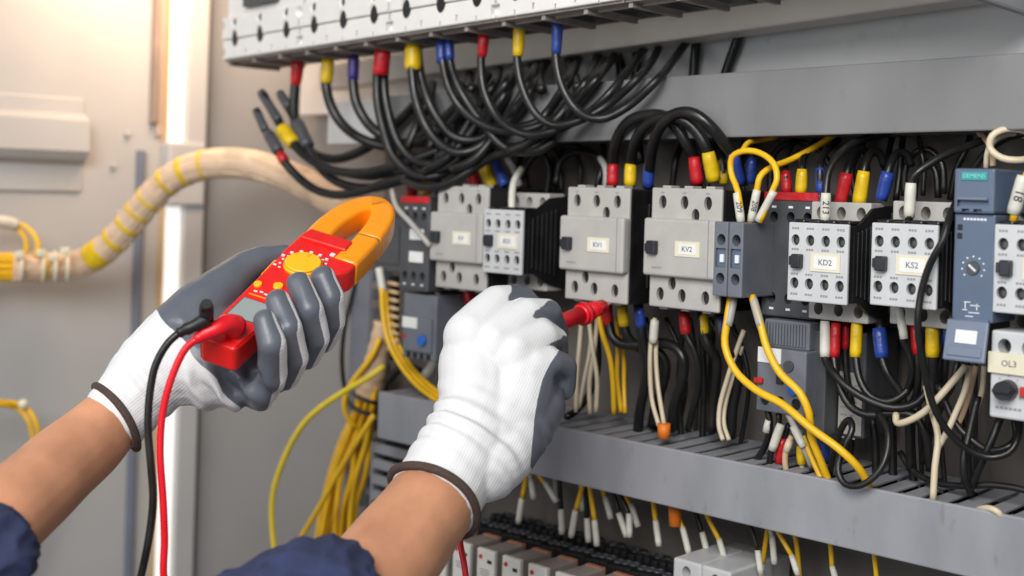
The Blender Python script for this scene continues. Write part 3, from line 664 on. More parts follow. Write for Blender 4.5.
# --- dark contactors at the far left
x0, x1, z0, z1 = pb(400, 197, 429, 291, -0.11)
o = thing('contactor', 'dark grey contactor with a thin red stripe at the far left behind the meter jaw', 'contactor', (x0, 0, z0))
dark_contactor(o, x0, x1, z0, z1, -0.11)
w = x1 - x0; zz = (z0 + z1) / 2
singles(o, 'sticker', 'label_white', [lambda q, dz=dz: q.box(x0 + w * .35, x0 + w * .82, -0.1110, -0.1095, zz + dz, zz + dz + 0.010, 0.0002) for dz in (0.004, -0.017)])
x0, x1, z0, z1 = pb(371, 217, 404, 272, -0.085)
put(MB().box(x0, x1, -0.085, -0.012, z0, z1, 0.002).box(x0 + 0.006, x1 - 0.006, -0.087, -0.084, z0 + 0.008, z1 - 0.008, 0.001).build('relay_housing', 'dark_grey_plastic', origin=(x0, 0, z0)), 'plain dark grey relay housing directly behind the orange meter jaw', 'relay')
x0, x1, z0, z1 = pb(403, 292, 436, 360, -0.105)
o = thing('overload_relay', 'grey overload relay with a blue button left of the gloved right hand', 'overload relay', (x0, 0, z0)); w = x1 - x0; hgt = z1 - z0
MB().box(x0, x1, -0.105, -0.012, z0, z1 - 0.002, 0.0015).box(x0 + .004, x1 - 0.004, -0.1075, -0.104, z0 + hgt * .12, z0 + hgt * .62, 0.001).build('housing', 'mid_grey_plastic', o)
MB().box(x0 + w * .06, x0 + w * .5, -0.1085, -0.107, z0 + hgt * .46, z0 + hgt * .62, 0.0002).build('sticker', 'label_white', o)
MB().cyl((x0 + w * .68, -0.107, z0 + hgt * .30), (x0 + w * .68, -0.1105, z0 + hgt * .30), 0.0055, 0.005, 18).build('reset_button', 'button_blue', o)
MB().cyl((x0 + w * .12, -0.107, z0 + hgt * .33), (x0 + w * .12, -0.1085, z0 + hgt * .33), 0.002, 0.002, 10).build('test_button', 'marker_red', o)
singles(o, 'terminal_opening', 'black_plastic', [lambda q, k=k: q.box(x0 + w * k - 0.0028, x0 + w * k + 0.0028, -0.1056, -0.104, z0 + hgt * .02, z0 + hgt * .10) for k in (.2, .4, .6, .8)])
# ================================================================== BOTTOM ROW
YR = -0.13
mx0, mx1 = P(456, 539, YR), P(558, 571, YR)
pit = (mx1.x - mx0.x) / 4.0; zt = (mx0.z + mx1.z) / 2
def make_relay():
    x0 = mx0.x
    o = thing('relay_module', 'x', 'relay', (x0, YR, zt - 0.06), 'slim relay modules in the bottom row'); w = pit * .66
    MB().box(x0, x0 + w, YR + 0.001, YR + 0.036, zt - 0.06, zt - 0.0012, 0.001).build('housing', 'relay_top', o)
    f = MB().box(x0 - 0.0006, x0 + w + 0.0006, YR - 0.003, YR + 0.002, zt - 0.06, zt, 0.0012).build('front', 'relay_white', o)
    MB().box(x0 + 0.0006, x0 + w - 0.0006, YR + 0.0325, YR + 0.038, zt - 0.03, zt - 0.0004, 0.0008).build('rear_clip', 'relay_orange', o)
    MB().cyl((x0 + w * .22, YR - 0.0025, zt - 0.0065), (x0 + w * .22, YR - 0.0042, zt - 0.0065), 0.0022, 0.0016, 12).build('led', 'marker_red', f)
    MB().box(x0 + w * .62, x0 + w * .88, YR - 0.0034, YR - 0.0025, zt - 0.011, zt - 0.008, 0.0002).build('window', 'black_plastic', f)
    q = MB()
    for k in range(3): q.box(x0 + w * .2, x0 + w * .75, YR - 0.0034, YR - 0.0026, zt - 0.0175 - 0.0022 * k, zt - 0.0168 - 0.0022 * k)
    q.build('small_print', 'ink_faint', f)
    return o
RL = make_relay()
rlab = {0: 'slim white and grey relay module crossed by the red test lead', -1: 'slim relay module directly left of the red test lead, partly behind the right wrist',
        -2: 'slim relay module almost hidden behind the right forearm', 1: 'slim relay module just right of the red test lead, whole white front visible',
        2: 'slim relay module second to the right of the red test lead', 3: 'slim relay module third right of the red test lead, half cut off',
        4: 'relay module showing only its brown top at the photo bottom', 5: 'relay module whose rear corner alone shows at the photo bottom'}
RL['label'] = rlab[0]
for k in (-2, -1, 1, 2, 3, 4, 5): copy_tree(RL, (pit * k, 0, 0), rlab[k])
# black terminal blocks
tz = P(560, 549, -0.070).z
def make_terminal():
    x0 = P(470, 516, -0.07).x
    o = thing('terminal_block', 'narrow black terminal block standing in the long row under the lower grey duct', 'terminal block', (x0, -0.02, tz - 0.05), 'black terminal blocks under the lower duct')
    w = 0.0078
    b = MB().box(x0, x0 + w, -0.072, -0.014, tz - 0.05, tz, 0.0008)
    b.box(x0 + 0.0006, x0 + w - 0.0006, -0.078, -0.071, tz - 0.05, tz - 0.008, 0.0008)
    b.box(x0 + 0.001, x0 + w - 0.001, -0.045, -0.036, tz - 0.001, tz + 0.004, 0.0008)
    b.build('housing', 'black_plastic', o)
    singles(o, 'screw_collar', 'dark_grey_plastic', [lambda q, yy=yy: q.tube([(x0 + w / 2 + 0.0031 * math.cos(a), yy + 0.0046 * math.sin(a), tz + 0.0012) for a in [2 * math.pi * k / 14 for k in range(14)]], 0.0011, 6, closed=True) for yy in (-0.060, -0.027)])
    return o
TB = make_terminal()
for k in range(1, 47):
    if 27 <= k <= 33: continue
    copy_tree(TB, (0.0083 * k, 0, 0.0007 * math.sin(k * 2.1)))
# white two-pole device
pw = P(673, 557, -0.10)
o = thing('fuse_holder', 'white two pole fuse holder among the black terminal blocks at the photo bottom', 'fuse holder', (pw.x, -0.03, pw.z - 0.06))
for k in range(2):
    x0 = pw.x + 0.0265 * k
    h = MB().box(x0, x0 + 0.0262, -0.100, -0.040, pw.z - 0.06, pw.z, 0.0022, 3).build('pole', 'front_plastic', o)
    c = MB(); holes(c, [(x0 + 0.013, pw.z - 0.009)], 0.004, -0.11, -0.088, 1.2); cut(h, c)
MB().box(pw.x + 0.001, pw.x + 0.052, -0.05, -0.014, pw.z - 0.06, pw.z - 0.004, 0.001).build('base', 'light_plastic', o)

# ================================================================== CABLES
def clear_duct(pts):                 # hanging cables pass in front of the upper duct, then slip back behind the rail
    if not any(len(p) > 2 and p[2] > -0.055 and p[1] < 112 for p in pts): return pts
    if all(p[2] > -0.03 for p in pts): return pts
    out = []
    for i, p in enumerate(pts):
        x, y, Y = p; yt = 151 - (x + 800) * 0.0516; yb = 90 - (x - 318) * 0.1406
        if Y <= -0.113 and y < yt: out.append(p); continue
        if y < 150 and x < 720:
            if y >= yt - 1: Y = min(Y, -0.0935)
            else: Y = -0.0935 + (0.0935 - 0.013) * min(1, (yt - y) / max(8.0, yt - yb))
        out.append((x, y, Y))
    return out
def cable(name, label, cat, pts, rpx, m, Y=None, group=None, sleeves=(), d=None, n=10, step=0.005):
    if name == 'power_cable' and d is None: pts = clear_duct(pts)
    w = path(pts, Y, d); dm = sum(fwd(p) for p in w) / len(w); r = rpx * dm / FPX
    cv = smooth_curve(w, step)
    o = MB().tube(cv, r, n).build(name, m, origin=w[0]); put(o, label, cat, group)
    for part, sm, sp, r0, r1 in sleeves:
        q = path(sp, Y, d); ds = sum(fwd(p) for p in q) / len(q)
        c = smooth_curve(q, 0.004); k = len(c) - 1
        rs = [(r0 + (r1 - r0) * i / k) * ds / FPX for i in range(k + 1)]
        rs[0] *= 0.90; rs[-1] *= 0.93
        MB().tube(c, rs, 14).build(part, sm, o)
    return o
CG = 'black cables'
def bc(label, pts, rpx=5.2, Y=None, sl=(), group='black cables hanging from the circuit breakers', cat='cable', m='cable_black', name='power_cable', d=None):
    return cable(name, label, cat, pts, rpx, m, Y, group, sl, d)
def slv(col, a, b, r0=6.3, r1=7.2, part='sleeve'): return (part, 'sleeve_' + col, (a, b), r0, r1)
Y1, Y2, Y3 = -0.125, -0.115, -0.04
bc('black cable with red sleeve, leftmost under the breakers', [(297, 60, -.12), (295, 88, -.12), (294, 112, -.12), (299, 136, -.115), (311, 152, -.11), (332, 159, -.105), (354, 154, -.10), (377, 141, -.09), (396, 124, -.075), (412, 108, -.055), (426, 92, -.03)], 5.2, sl=[slv('red', (298, 61, -.12), (295.5, 85, -.12), 7, 5.6)])
bc('black cable with yellow sleeve, second from the left under the breakers', [(327, 58, -.12), (326, 84, -.12), (331, 106, -.12), (343, 125, -.115), (362, 139, -.11), (384, 146, -.10), (404, 144, -.09), (428, 132, -.07), (452, 112, -.05), (474, 86, -.025)], 5.2, sl=[slv('yellow', (328, 59, -.12), (326.5, 83, -.12), 6.6, 6)])
bc('black cable with dark purple sleeve, left of the first doubled red one', [(353, 55, -.12), (353, 80, -.12), (356, 102, -.12), (366, 121, -.115), (380, 134, -.11), (398, 143, -.10), (420, 141, -.09), (446, 127, -.065), (468, 104, -.04), (488, 76, -.02)], 5.2, sl=[slv('purple', (353.5, 56, -.12), (353, 80, -.12), 6, 5.6)])
bc('front cable of the pair in the first wide red sleeve', [(379, 52, -.125), (377, 80, -.125), (378, 104, -.125), (384, 132, -.122), (393, 156, -.12), (410, 172, -.115), (431, 177, -.11), (450, 170, -.10), (468, 152, -.09), (486, 126, -.07), (504, 96, -.04), (518, 70, -.02)], 4.8, sl=[slv('red', (383, 50, -.125), (380, 75, -.125), 8.6, 8.0)])
bc('rear cable of the pair in the first wide red sleeve', [(386, 54, -.118), (384, 84, -.118), (388, 112, -.118), (398, 142, -.115), (414, 160, -.11), (436, 164, -.105), (456, 154, -.095), (474, 134, -.08), (494, 106, -.05), (510, 76, -.02)], 4.8)
bc('front cable of the pair in the wide yellow sleeve', [(410, 46, -.13), (412, 72, -.13), (416, 100, -.13), (427, 128, -.125), (443, 146, -.12), (460, 153, -.115), (478, 148, -.105), (496, 132, -.09), (514, 108, -.06), (530, 80, -.03), (538, 60, -.02)], 4.8, sl=[slv('yellow', (413, 45, -.127), (413, 70, -.127), 8.4, 8.6)])
bc('rear cable of the pair in the wide yellow sleeve', [(417, 46, -.12), (420, 72, -.12), (428, 100, -.12), (440, 122, -.115), (456, 138, -.11), (476, 140, -.10), (498, 128, -.085), (520, 104, -.06), (540, 72, -.03), (552, 50, -.02)], 4.8)
bc('front cable of the pair in the first wide blue sleeve', [(441, 42, -.13), (443, 64, -.13), (449, 88, -.13), (461, 108, -.125), (478, 122, -.12), (498, 130, -.115), (526, 130, -.11), (550, 121, -.10), (574, 104, -.08), (596, 80, -.05), (614, 56, -.02)], 4.4, sl=[slv('blue', (441, 42, -.13), (441.5, 63, -.13), 5.2, 5.4)])
bc('rear cable of the pair in the first wide blue sleeve', [(448, 40, -.125), (450, 62, -.125), (458, 86, -.125), (471, 108, -.12), (486, 128, -.115), (500, 144, -.11), (516, 151, -.105), (536, 146, -.10), (552, 134, -.09), (570, 112, -.07), (590, 84, -.04), (606, 60, -.02)], 4.4, sl=[slv('blue', (448.5, 40, -.125), (449.5, 61, -.125), 5.2, 5.2)])
bc('single black cable with red sleeve under the third breaker', [(484, 33, -.125), (481, 58, -.125), (484, 90, -.125), (495, 114, -.122), (510, 128, -.12), (530, 135, -.115), (556, 130, -.11), (584, 116, -.095), (607, 96, -.075), (630, 68, -.04), (648, 44, -.02)], 4.2, sl=[slv('red', (484, 34, -.125), (482, 57, -.125), 6.2, 4.6)])
bc('single black cable with yellow sleeve under the fourth breaker', [(519, 28, -.125), (517, 56, -.125), (522, 86, -.125), (536, 114, -.12), (554, 125, -.115), (578, 121, -.11), (608, 105, -.09), (636, 80, -.06), (655, 56, -.03), (662, 36, -.02)], 4.2, sl=[slv('yellow', (519.5, 27, -.125), (518, 56, -.125), 6.4, 5.4)])
bc('single black cable with blue sleeve, rightmost under the breakers', [(557, 22, -.125), (556, 56, -.125), (562, 86, -.125), (577, 110, -.12), (600, 119, -.115), (627, 107, -.10), (656, 81, -.07), (678, 54, -.04), (692, 34, -.02)], 4.4, sl=[slv('blue', (557.5, 22, -.125), (556.5, 54, -.125), 6.4, 4.6)])
# background risers
bg_g = 'black cables climbing behind the cream rail'
for lab, pts in (('black riser cable on the far right of the pale plate, alone', [(742, 28, -.012), (733, 52, -.012), (724, 80, -.012), (722, 100, -.012)]),
    ('short vertical black riser left of the lone right one', [(697, 36, -.012), (695, 56, -.012), (693, 82, -.012)]),
    ('vertical black riser near the middle of the pale plate', [(636, 42, -.014), (637, 60, -.014), (635, 82, -.014)]),
    ('bent black riser between the yellow and blue hanging cables', [(612, 45, -.016), (620, 62, -.016), (621, 84, -.016)]),
    ('thick leaning black riser behind the single yellow sleeve', [(580, 55, -.05), (566, 85, -.07), (548, 112, -.09), (538, 122, -.10), (516, 128, -.105), (494, 126, -.11)]),
    ('thick leaning black riser behind the single red sleeve', [(600, 52, -.05), (585, 84, -.07), (568, 106, -.09), (556, 120, -.10), (530, 142, -.105), (508, 152, -.11)]),
    ('leaning black riser behind the first blue sleeve', [(546, 62, -.03), (530, 92, -.06), (512, 118, -.09), (492, 140, -.10), (474, 160, -.11), (452, 170, -.115)]),
    ('leaning black riser behind the wide yellow sleeve', [(520, 62, -.03), (506, 84, -.05), (486, 112, -.085), (470, 134, -.10), (448, 158, -.11), (424, 172, -.115)]),
    ('steep black riser among the crowded cables behind the yellow pair', [(470, 74, -.03), (466, 96, -.06), (456, 118, -.085), (448, 142, -.095), (434, 164, -.10)]),
    ('steep black riser just left of the crowded middle cables', [(432, 84, -.03), (428, 104, -.06), (418, 124, -.09), (408, 146, -.10), (392, 168, -.105)]),
    ('black riser crossing behind the second blue doubled cable', [(500, 66, -.02), (492, 88, -.04), (476, 112, -.08), (462, 134, -.10), (452, 148, -.105), (438, 158, -.11)]),
    ('short thick riser behind the first red pair', [(414, 76, -.03), (424, 92, -.04), (432, 106, -.06), (436, 124, -.08), (430, 150, -.10)]),
    ('short riser crossing the pale gap right of the wide yellow sleeve', [(454, 72, -.02), (462, 86, -.03), (474, 100, -.05), (484, 120, -.08)]),
    ('black riser over the grey duct left of the single blue cable', [(530, 60, -.014), (537, 72, -.02), (542, 90, -.03)]),
    ('black riser behind the single yellow cable on the pale plate', [(566, 54, -.014), (572, 70, -.02), (578, 88, -.03)])):
    bc(lab, pts, 5.0, group=bg_g)
# low swags in front of the left contactors
bc('lowest black swag running into the dark behind the contactors', [(398, 176, -.11), (420, 186, -.115), (442, 186, -.115), (462, 176, -.11), (486, 160, -.10), (508, 152, -.10), (540, 150, -.10), (556, 140, -.095)], 4.8, group=bg_g)
bc('black swag dipping under the crowded cables towards the left', [(340, 172, -.11), (372, 176, -.11), (400, 170, -.11), (430, 172, -.11), (452, 164, -.105), (470, 150, -.10)], 4.8, group=bg_g)
# loose ends at the left
lg = 'loose black cable ends left of the breakers'
lug = lambda a, b, r=4.4: ('cable_end', 'dark_grey_plastic', (a, b), r, r)
bc('loose black cable end wrapped in a band of yellow tape', [(264, 95, -.13), (274, 114, -.13), (288, 136, -.13), (303, 154, -.13), (324, 167, -.125), (352, 173, -.12), (386, 169, -.115), (412, 160, -.11), (440, 150, -.10)], 4.6, sl=[slv('yellow', (282, 129, -.13), (294, 144, -.13), 8.2, 7.4, 'tape_band'), lug((261, 92, -.13), (279, 121, -.13), 4.8)], group=lg)
bc('loose black cable end with a thin red ring, lowest of the three', [(257, 111, -.14), (264, 128, -.14), (274, 144, -.14), (283, 160, -.14), (297, 176, -.135), (314, 189, -.13), (338, 195, -.125), (362, 191, -.12), (386, 183, -.115), (408, 176, -.11)], 4.4, sl=[slv('red', (280, 154, -.14), (285, 162, -.14), 5.6, 5.4, 'tape_ring'), lug((268, 133, -.14), (279, 152, -.14), 6.2), lug((256, 110, -.14), (266, 131, -.14), 4.4)], group=lg)
bc('loose black cable end with a thick shrink tube, rearmost of the three', [(281, 95, -.12), (290, 110, -.12), (301, 132, -.12), (310, 152, -.12), (322, 170, -.118), (342, 184, -.115), (372, 188, -.11), (402, 180, -.105), (424, 176, -.10)], 4.6, sl=[lug((296, 122, -.12), (308, 147, -.12), 7.4), lug((280, 93, -.12), (289, 108, -.12), 4.8)], group=lg)

# jumpers KV1 - KV2
jg = 'thick black jumpers arching between the contactors KV1 and KV2'
bc('thick black arched jumper from red sleeve to red sleeve above KV1', [(612, 186, -.07), (613, 162, -.075), (617, 139, -.085), (630, 121, -.09), (648, 115, -.09), (665, 117, -.09), (677, 128, -.085), (687, 144, -.08), (695, 162, -.07), (697, 186, -.065)], 6.0, sl=[slv('red', (613, 163, -.075), (612.5, 186, -.075), 5.6, 5.8), slv('red', (694, 157, -.075), (697.5, 184, -.072), 6.4, 6.8)], group=jg)
bc('thick black arched jumper from yellow sleeve to yellow sleeve above KV1', [(630, 186, -.07), (631, 162, -.075), (636, 140, -.085), (648, 124, -.09), (664, 117, -.095), (682, 119, -.095), (697, 132, -.09), (708, 152, -.085), (714, 180, -.075)], 6.0, sl=[slv('yellow', (630.5, 164, -.075), (630, 186, -.075), 6.0, 6.2), slv('yellow', (708, 152, -.085), (714, 181, -.08), 7.0, 7.4)], group=jg)
bc('thick black arched jumper from blue sleeve to blue sleeve above KV1', [(648, 187, -.07), (650, 163, -.08), (654, 141, -.09), (664, 122, -.1), (678, 113, -.1), (694, 114, -.1), (710, 126, -.095), (724, 143, -.085), (736, 160, -.075), (742, 186, -.07)], 6.0, sl=[slv('blue', (649, 163, -.078), (648, 187, -.075), 5.6, 5.8), slv('blue', (733, 153, -.08), (740, 184, -.072), 6.0, 6.4)], group=jg)
sg = 'short black stubs with coloured sleeves on the contactor terminals'
def stub(label, col, a, b, r0, r1, up, rp=4.2, Y=-.07, low=False):
    bc(label, [(b[0], b[1], Y), (a[0], a[1], Y)] + up, rp, sl=[('sleeve', 'sleeve_' + col, ((a[0], a[1], Y), (b[0], b[1], Y)), r0, r1)], group=sg)
stub('red sleeved stub above the far left contactor', 'red', (467, 160), (476, 187), 5.8, 6.2, [(463, 148, -.06), (455, 136, -.05)])
stub('yellow sleeved stub above the far left contactor', 'yellow', (483, 164), (492, 187), 6.2, 6.6, [(478, 152, -.06), (468, 140, -.05)])
stub('blue sleeved stub above the far left contactor', 'blue', (495, 162), (505, 186), 5.4, 5.8, [(490, 150, -.06), (480, 138, -.05)])
stub('red sleeved stub just right of the orange meter jaw', 'red', (411, 178), (412, 196), 5.6, 5.8, [(409, 166, -.06), (402, 156, -.05)])
stub('yellow sleeved stub just right of the orange meter jaw', 'yellow', (424, 178), (426, 194), 6.2, 6.4, [(422, 166, -.06), (414, 156, -.05)])
stub('dark blue sleeved stub left of the far left contactor', 'blue', (437, 180), (440, 194), 5.0, 5.2, [(434, 168, -.06), (426, 158, -.05)])
stub('red sleeved stub behind the red striped contactor', 'red', (785, 171), (787, 193), 5.0, 5.8, [(784, 160, -.06), (788, 150, -.05), (794, 140, -.03)])
stub('yellow sleeved stub behind the red striped contactor', 'yellow', (802, 169), (801, 193), 5.4, 6.4, [(803, 158, -.06), (809, 149, -.05), (818, 140, -.03)])
stub('blue sleeved stub behind the red striped contactor', 'blue', (820, 168), (821, 194), 4.8, 5.4, [(821, 158, -.06), (828, 149, -.05), (838, 140, -.03)])
stub('red sleeved stub above the contactor marked KD2', 'red', (847, 173), (840, 203), 7.0, 6.4, [(850, 163, -.065), (857, 152, -.055), (864, 150, -.05), (868, 160, -.045)])
stub('yellow sleeved stub above the contactor marked KD2', 'yellow', (864, 171), (859, 203), 6.4, 7.4, [(867, 160, -.065), (873, 152, -.055), (880, 154, -.05), (884, 166, -.045)])
stub('blue sleeved stub between the contactors KD2 and KS2', 'blue', (888, 172), (881, 200), 7.0, 6.4, [(892, 161, -.065), (898, 153, -.055), (906, 154, -.05), (911, 166, -.045)])
stub('dark blue sleeve deep behind the yellow wire loop', 'blue', (752, 158), (750, 184), 5.0, 5.2, [(752, 148, -.05), (756, 138, -.03)], Y=-.05)
stub('yellow sleeve half hidden behind the yellow sleeve of KV2', 'yellow', (722, 160), (724, 184), 4.6, 4.8, [(720, 150, -.05), (716, 140, -.03)], Y=-.055)
stub('dark yellow sleeve deep between the KV1 jumpers', 'yellow', (639, 146), (641, 164), 3.6, 3.6, [(638, 138, -.03)], Y=-.04)
# below KV1 and KV2
ug = 'thick black cables below the contactors KV1 and KV2'
bc('thick black cable from the red sleeve under KV1', [(607, 300, -.08), (609, 326, -.08), (613, 338, -.08), (622, 344, -.078), (640, 345, -.075), (660, 343, -.07), (675, 347, -.07), (683, 358, -.07), (683, 376, -.068), (675, 402, -.065), (671, 430, -.06)], 5.2, sl=[slv('red', (606, 305, -.082), (608, 325, -.08), 5.4, 5.6)], group=ug)
bc('thick black cable from the yellow sleeve under KV1', [(622, 300, -.08), (624, 326, -.08), (628, 338, -.078), (640, 348, -.07), (656, 351, -.065), (665, 362, -.06), (664, 380, -.058), (656, 404, -.055), (652, 426, -.05)], 5.2, sl=[slv('yellow', (622, 306, -.082), (624, 326, -.08), 5.4, 5.8)], group=ug)
bc('thick black cable from the blue sleeve under KV1', [(638, 302, -.08), (641, 328, -.08), (643, 345, -.078), (647, 364, -.075), (645, 384, -.07), (640, 410, -.065), (638, 430, -.06)], 5.2, sl=[slv('blue', (639, 308, -.082), (641, 328, -.08), 5.2, 5.4)], group=ug)
bc('black cable from the red sleeve under KV2', [(683, 312, -.08), (686, 334, -.08), (693, 348, -.078), (698, 366, -.075), (698, 390, -.07), (692, 412, -.065), (688, 430, -.06)], 3.6, sl=[slv('red', (684, 313, -.08), (686, 334, -.08), 5.6, 5.8)], group=ug)
bc('thick black cable from the yellow sleeve under KV2', [(702, 312, -.08), (704, 334, -.08), (709, 347, -.078), (716, 358, -.07), (716, 380, -.065), (713, 405, -.06), (711, 432, -.06)], 5.2, sl=[slv('yellow', (703, 313, -.08), (704, 334, -.08), 5.2, 5.4)], group=ug)
bc('thick black cable from the blue sleeve under KV2', [(719, 314, -.08), (722, 342, -.08), (727, 352, -.075), (737, 358, -.065), (738, 380, -.06), (733, 408, -.058), (731, 438, -.055)], 5.2, sl=[slv('blue', (720, 316, -.08), (722, 341, -.08), 5.2, 5.4)], group=ug)
bc('black flat strand hanging left of the yellow wires under the probe tip', [(594, 322, -.05), (598, 350, -.05), (597, 372, -.05), (588, 396, -.055), (575, 412, -.06), (566, 417, -.07)], 3.6, group=ug)
def wire(label, pts, rpx, m, Y=None, sl=(), group=None, name='control_wire', d=None): return cable(name, label, 'wire', pts, rpx, m, Y, group, sl, d, n=8)
cg = 'cream wires below the contactors'
wire('cream wire hanging left of the others below the probe tip', [(582, 312, -.07), (580, 340, -.07), (577, 375, -.07), (576, 412, -.07)], 2.3, 'wire_cream', group=cg)
wire('cream wire slanting left below the probe tip', [(591, 318, -.066), (590, 350, -.066), (585, 376, -.066), (579, 408, -.066)], 2.1, 'wire_cream', group=cg)
wire('cream wire beside the black strand below the probe tip', [(588, 312, -.076), (592, 345, -.076), (597, 378, -.076), (596, 412, -.076)], 2.3, 'wire_cream', group=cg)
wire('cream wire curving inwards below the probe tip', [(598, 316, -.072), (594, 352, -.072), (589.5, 382, -.072), (590, 414, -.072)], 2.3, 'wire_cream', group=cg)
yg = 'yellow wires below KV1'
wire('yellow wire bending from the probe tip down into the duct', [(597, 306, -.085), (602, 332, -.085), (610, 358, -.08), (613, 384, -.075), (614, 414, -.07)], 2.7, 'wire_yellow', group=yg)
wire('yellow wire behind the yellow sleeve of KV1', [(617, 318, -.06), (618, 346, -.06), (617, 376, -.06), (621, 412, -.06)], 2.4, 'wire_yellow', group=yg)
wire('third yellow wire beside the one behind the yellow sleeve of KV1', [(622, 326, -.055), (624, 360, -.055), (624, 385, -.055), (625, 413, -.06)], 2.2, 'wire_yellow', group=yg)
wire('cream wire pair strand ending at the orange cap, left strand', [(655, 318, -.085), (651, 342, -.085), (650, 369, -.085), (652, 400, -.085), (659, 426, -.09)], 2.3, 'wire_cream', group=cg, sl=[('tube', 'tube_white', ((655, 320, -.085), (653, 343, -.085)), 4.6, 4.4)])
wire('cream wire pair strand ending at the orange cap, right strand', [(656, 340, -.08), (656, 360, -.08), (658, 386, -.082), (664, 424, -.09)], 2.3, 'wire_cream', group=cg)
oc = [P(657.5, 431, -.092), P(670.5, 431, -.092)]
put(MB().cyl(P(664, 438, -.092), P(664, 423.5, -.092), 0.0048, 0.0052, 18).build('push_connector', 'tape_orange', origin=P(664, 431, -.092)), 'orange push connector on the cream wire pair at the slots of the lower duct', 'connector')
put(MB().cyl(P(675, 526, -.075), P(674, 500, -.075), 0.0046, 0.0050, 18).build('push_connector', 'tape_orange', origin=P(675, 518, -.075)), 'orange push connector poking out below the lower grey duct', 'connector')
wire('cream wire curving left of the overload relay, nearer strand', [(744, 330, -.07), (736, 352, -.07), (727, 380, -.07), (720, 406, -.072), (719, 426, -.075), (723, 440, -.08)], 2.5, 'wire_cream', group=cg)
wire('cream wire curving left of the overload relay, farther strand', [(742, 346, -.064), (733, 376, -.064), (725, 406, -.066), (724, 424, -.07), (729, 440, -.075)], 2.3, 'wire_cream', group=cg)
# big yellow control wires
wire('bright yellow wire sweeping from the two module block across to the duct, longest', [(731, 297, -.105), (727, 322, -.11), (725, 345, -.112), (735, 370, -.114), (756, 390, -.116), (782, 404, -.118), (812, 429, -.118), (838, 448, -.116), (857, 466, -.11), (867, 482, -.10), (870, 500, -.085)], 4.0, 'wire_yellow', group='bright yellow control wires', sl=[('ferrule', 'wire_grey', ((734, 298, -.105), (728, 326, -.11)), 4.0, 4.4)])
wire('bright yellow wire passing over the blue dial of the overload relay', [(752, 296, -.105), (761, 326, -.11), (767, 348, -.112), (780, 373, -.114), (800, 393, -.114), (809, 413, -.112), (811, 436, -.106), (820, 459, -.10), (829, 482, -.09)], 4.0, 'wire_yellow', group='bright yellow control wires', sl=[('ferrule', 'wire_grey', ((753, 298, -.105), (761, 327, -.11)), 4.4, 4.4)])
wire('short yellow wire dropping beside the white tubes under the overload relay', [(803, 436, -.09), (811, 456, -.09), (824, 484, -.09)], 3.0, 'wire_yellow', group='bright yellow control wires')
# numbered yellow wires above the two module block
def num_tube(a, b, r0, Y): return ('marker_tube', 'tube_white', ((a[0], a[1], Y), (b[0], b[1], Y)), r0, r0)
def numbers(o, s, a, b, Y, rp):
    tb = [k for k in kids(o) if k.name.startswith('marker_tube')][0]
    p = P((a[0] + b[0]) / 2, (a[1] + b[1]) / 2, Y); ax = (P(a[0], a[1], Y) - P(b[0], b[1], Y)).normalized()
    n = (CAM - p); n = (n - ax * n.dot(ax)).normalized()
    r = rp * fwd(p) / FPX
    text(s, r * 1.75, p + n * (r + 0.0002), tb, 'ink', vert=False, face=n, up=ax.cross(n))
g = 'numbered control wires above the contactors'
o = wire('yellow wire with white marker 209 looping above the two module block', [(741, 224, -.105), (738, 192, -.105), (731, 172, -.10), (732, 157, -.10), (744, 151, -.10), (760, 153, -.10), (774, 164, -.102), (777, 179, -.104), (772, 192, -.105), (760, 222, -.105)], 3.2, 'wire_yellow', group=g, sl=[num_tube((737, 193), (741, 222), 4.4, -.105)])
numbers(o, '209', (737, 193), (741, 222), -.105, 4.4)
MB().tube(smooth_curve([P(774, 191, -.105), P(758, 221, -.105)]), 4.2 * .87 / FPX, 12).build('marker_tube', 'tube_white', o)
o = wire('yellow wire with white marker 208 running up to the right under the upper duct', [(750, 222, -.10), (757, 190, -.10), (760, 177, -.10), (770, 168, -.09), (790, 160, -.07), (815, 147, -.05), (834, 135, -.04), (846, 124, -.03)], 3.2, 'wire_yellow', group=g, sl=[num_tube((757, 190), (751, 221), 4.2, -.10)])
numbers(o, '208', (757, 190), (751, 221), -.10, 4.2)
wire('short yellow wire bending up into the duct left of the number 208 wire', [(742, 152, -.095), (748, 143, -.08), (760, 140, -.06), (774, 137, -.05), (784, 128, -.03)], 2.8, 'wire_yellow', group=g)
o = wire('black wire with white marker 213 above the contactor KD2', [(826, 224, -.105), (826, 192, -.105), (829, 171, -.10), (840, 154, -.09), (858, 141, -.07), (884, 134, -.05), (900, 128, -.03)], 4.0, 'cable_black', group=g, sl=[num_tube((826, 193), (825, 222), 5.2, -.105)])
numbers(o, '213', (826, 193), (825, 222), -.105, 5.2)
wire('black wire with a white tube entering the top of the contactor KS2', [(909, 222, -.105), (911, 184, -.10), (916, 174, -.10), (928, 165, -.095), (947, 154, -.085), (968, 146, -.07), (988, 138, -.05)], 4.2, 'cable_black', group=g, sl=[num_tube((911, 183), (909, 218), 5.6, -.1035)])
wire('black wire running down over the front of KS2 beside the timer relay', [(1040, 132, -.05), (1010, 137, -.05), (988, 150, -.05), (970, 174, -.065), (957, 200, -.095), (948, 222, -.122), (943, 240, -.128), (930, 264, -.128), (921, 294, -.127), (918, 325, -.128), (923, 362, -.12), (936, 412, -.11), (958, 442, -.10), (986, 457, -.09), (1008, 453, -.085), (1018, 438, -.08), (1020, 414, -.07)], 3.6, 'cable_black', group=g)
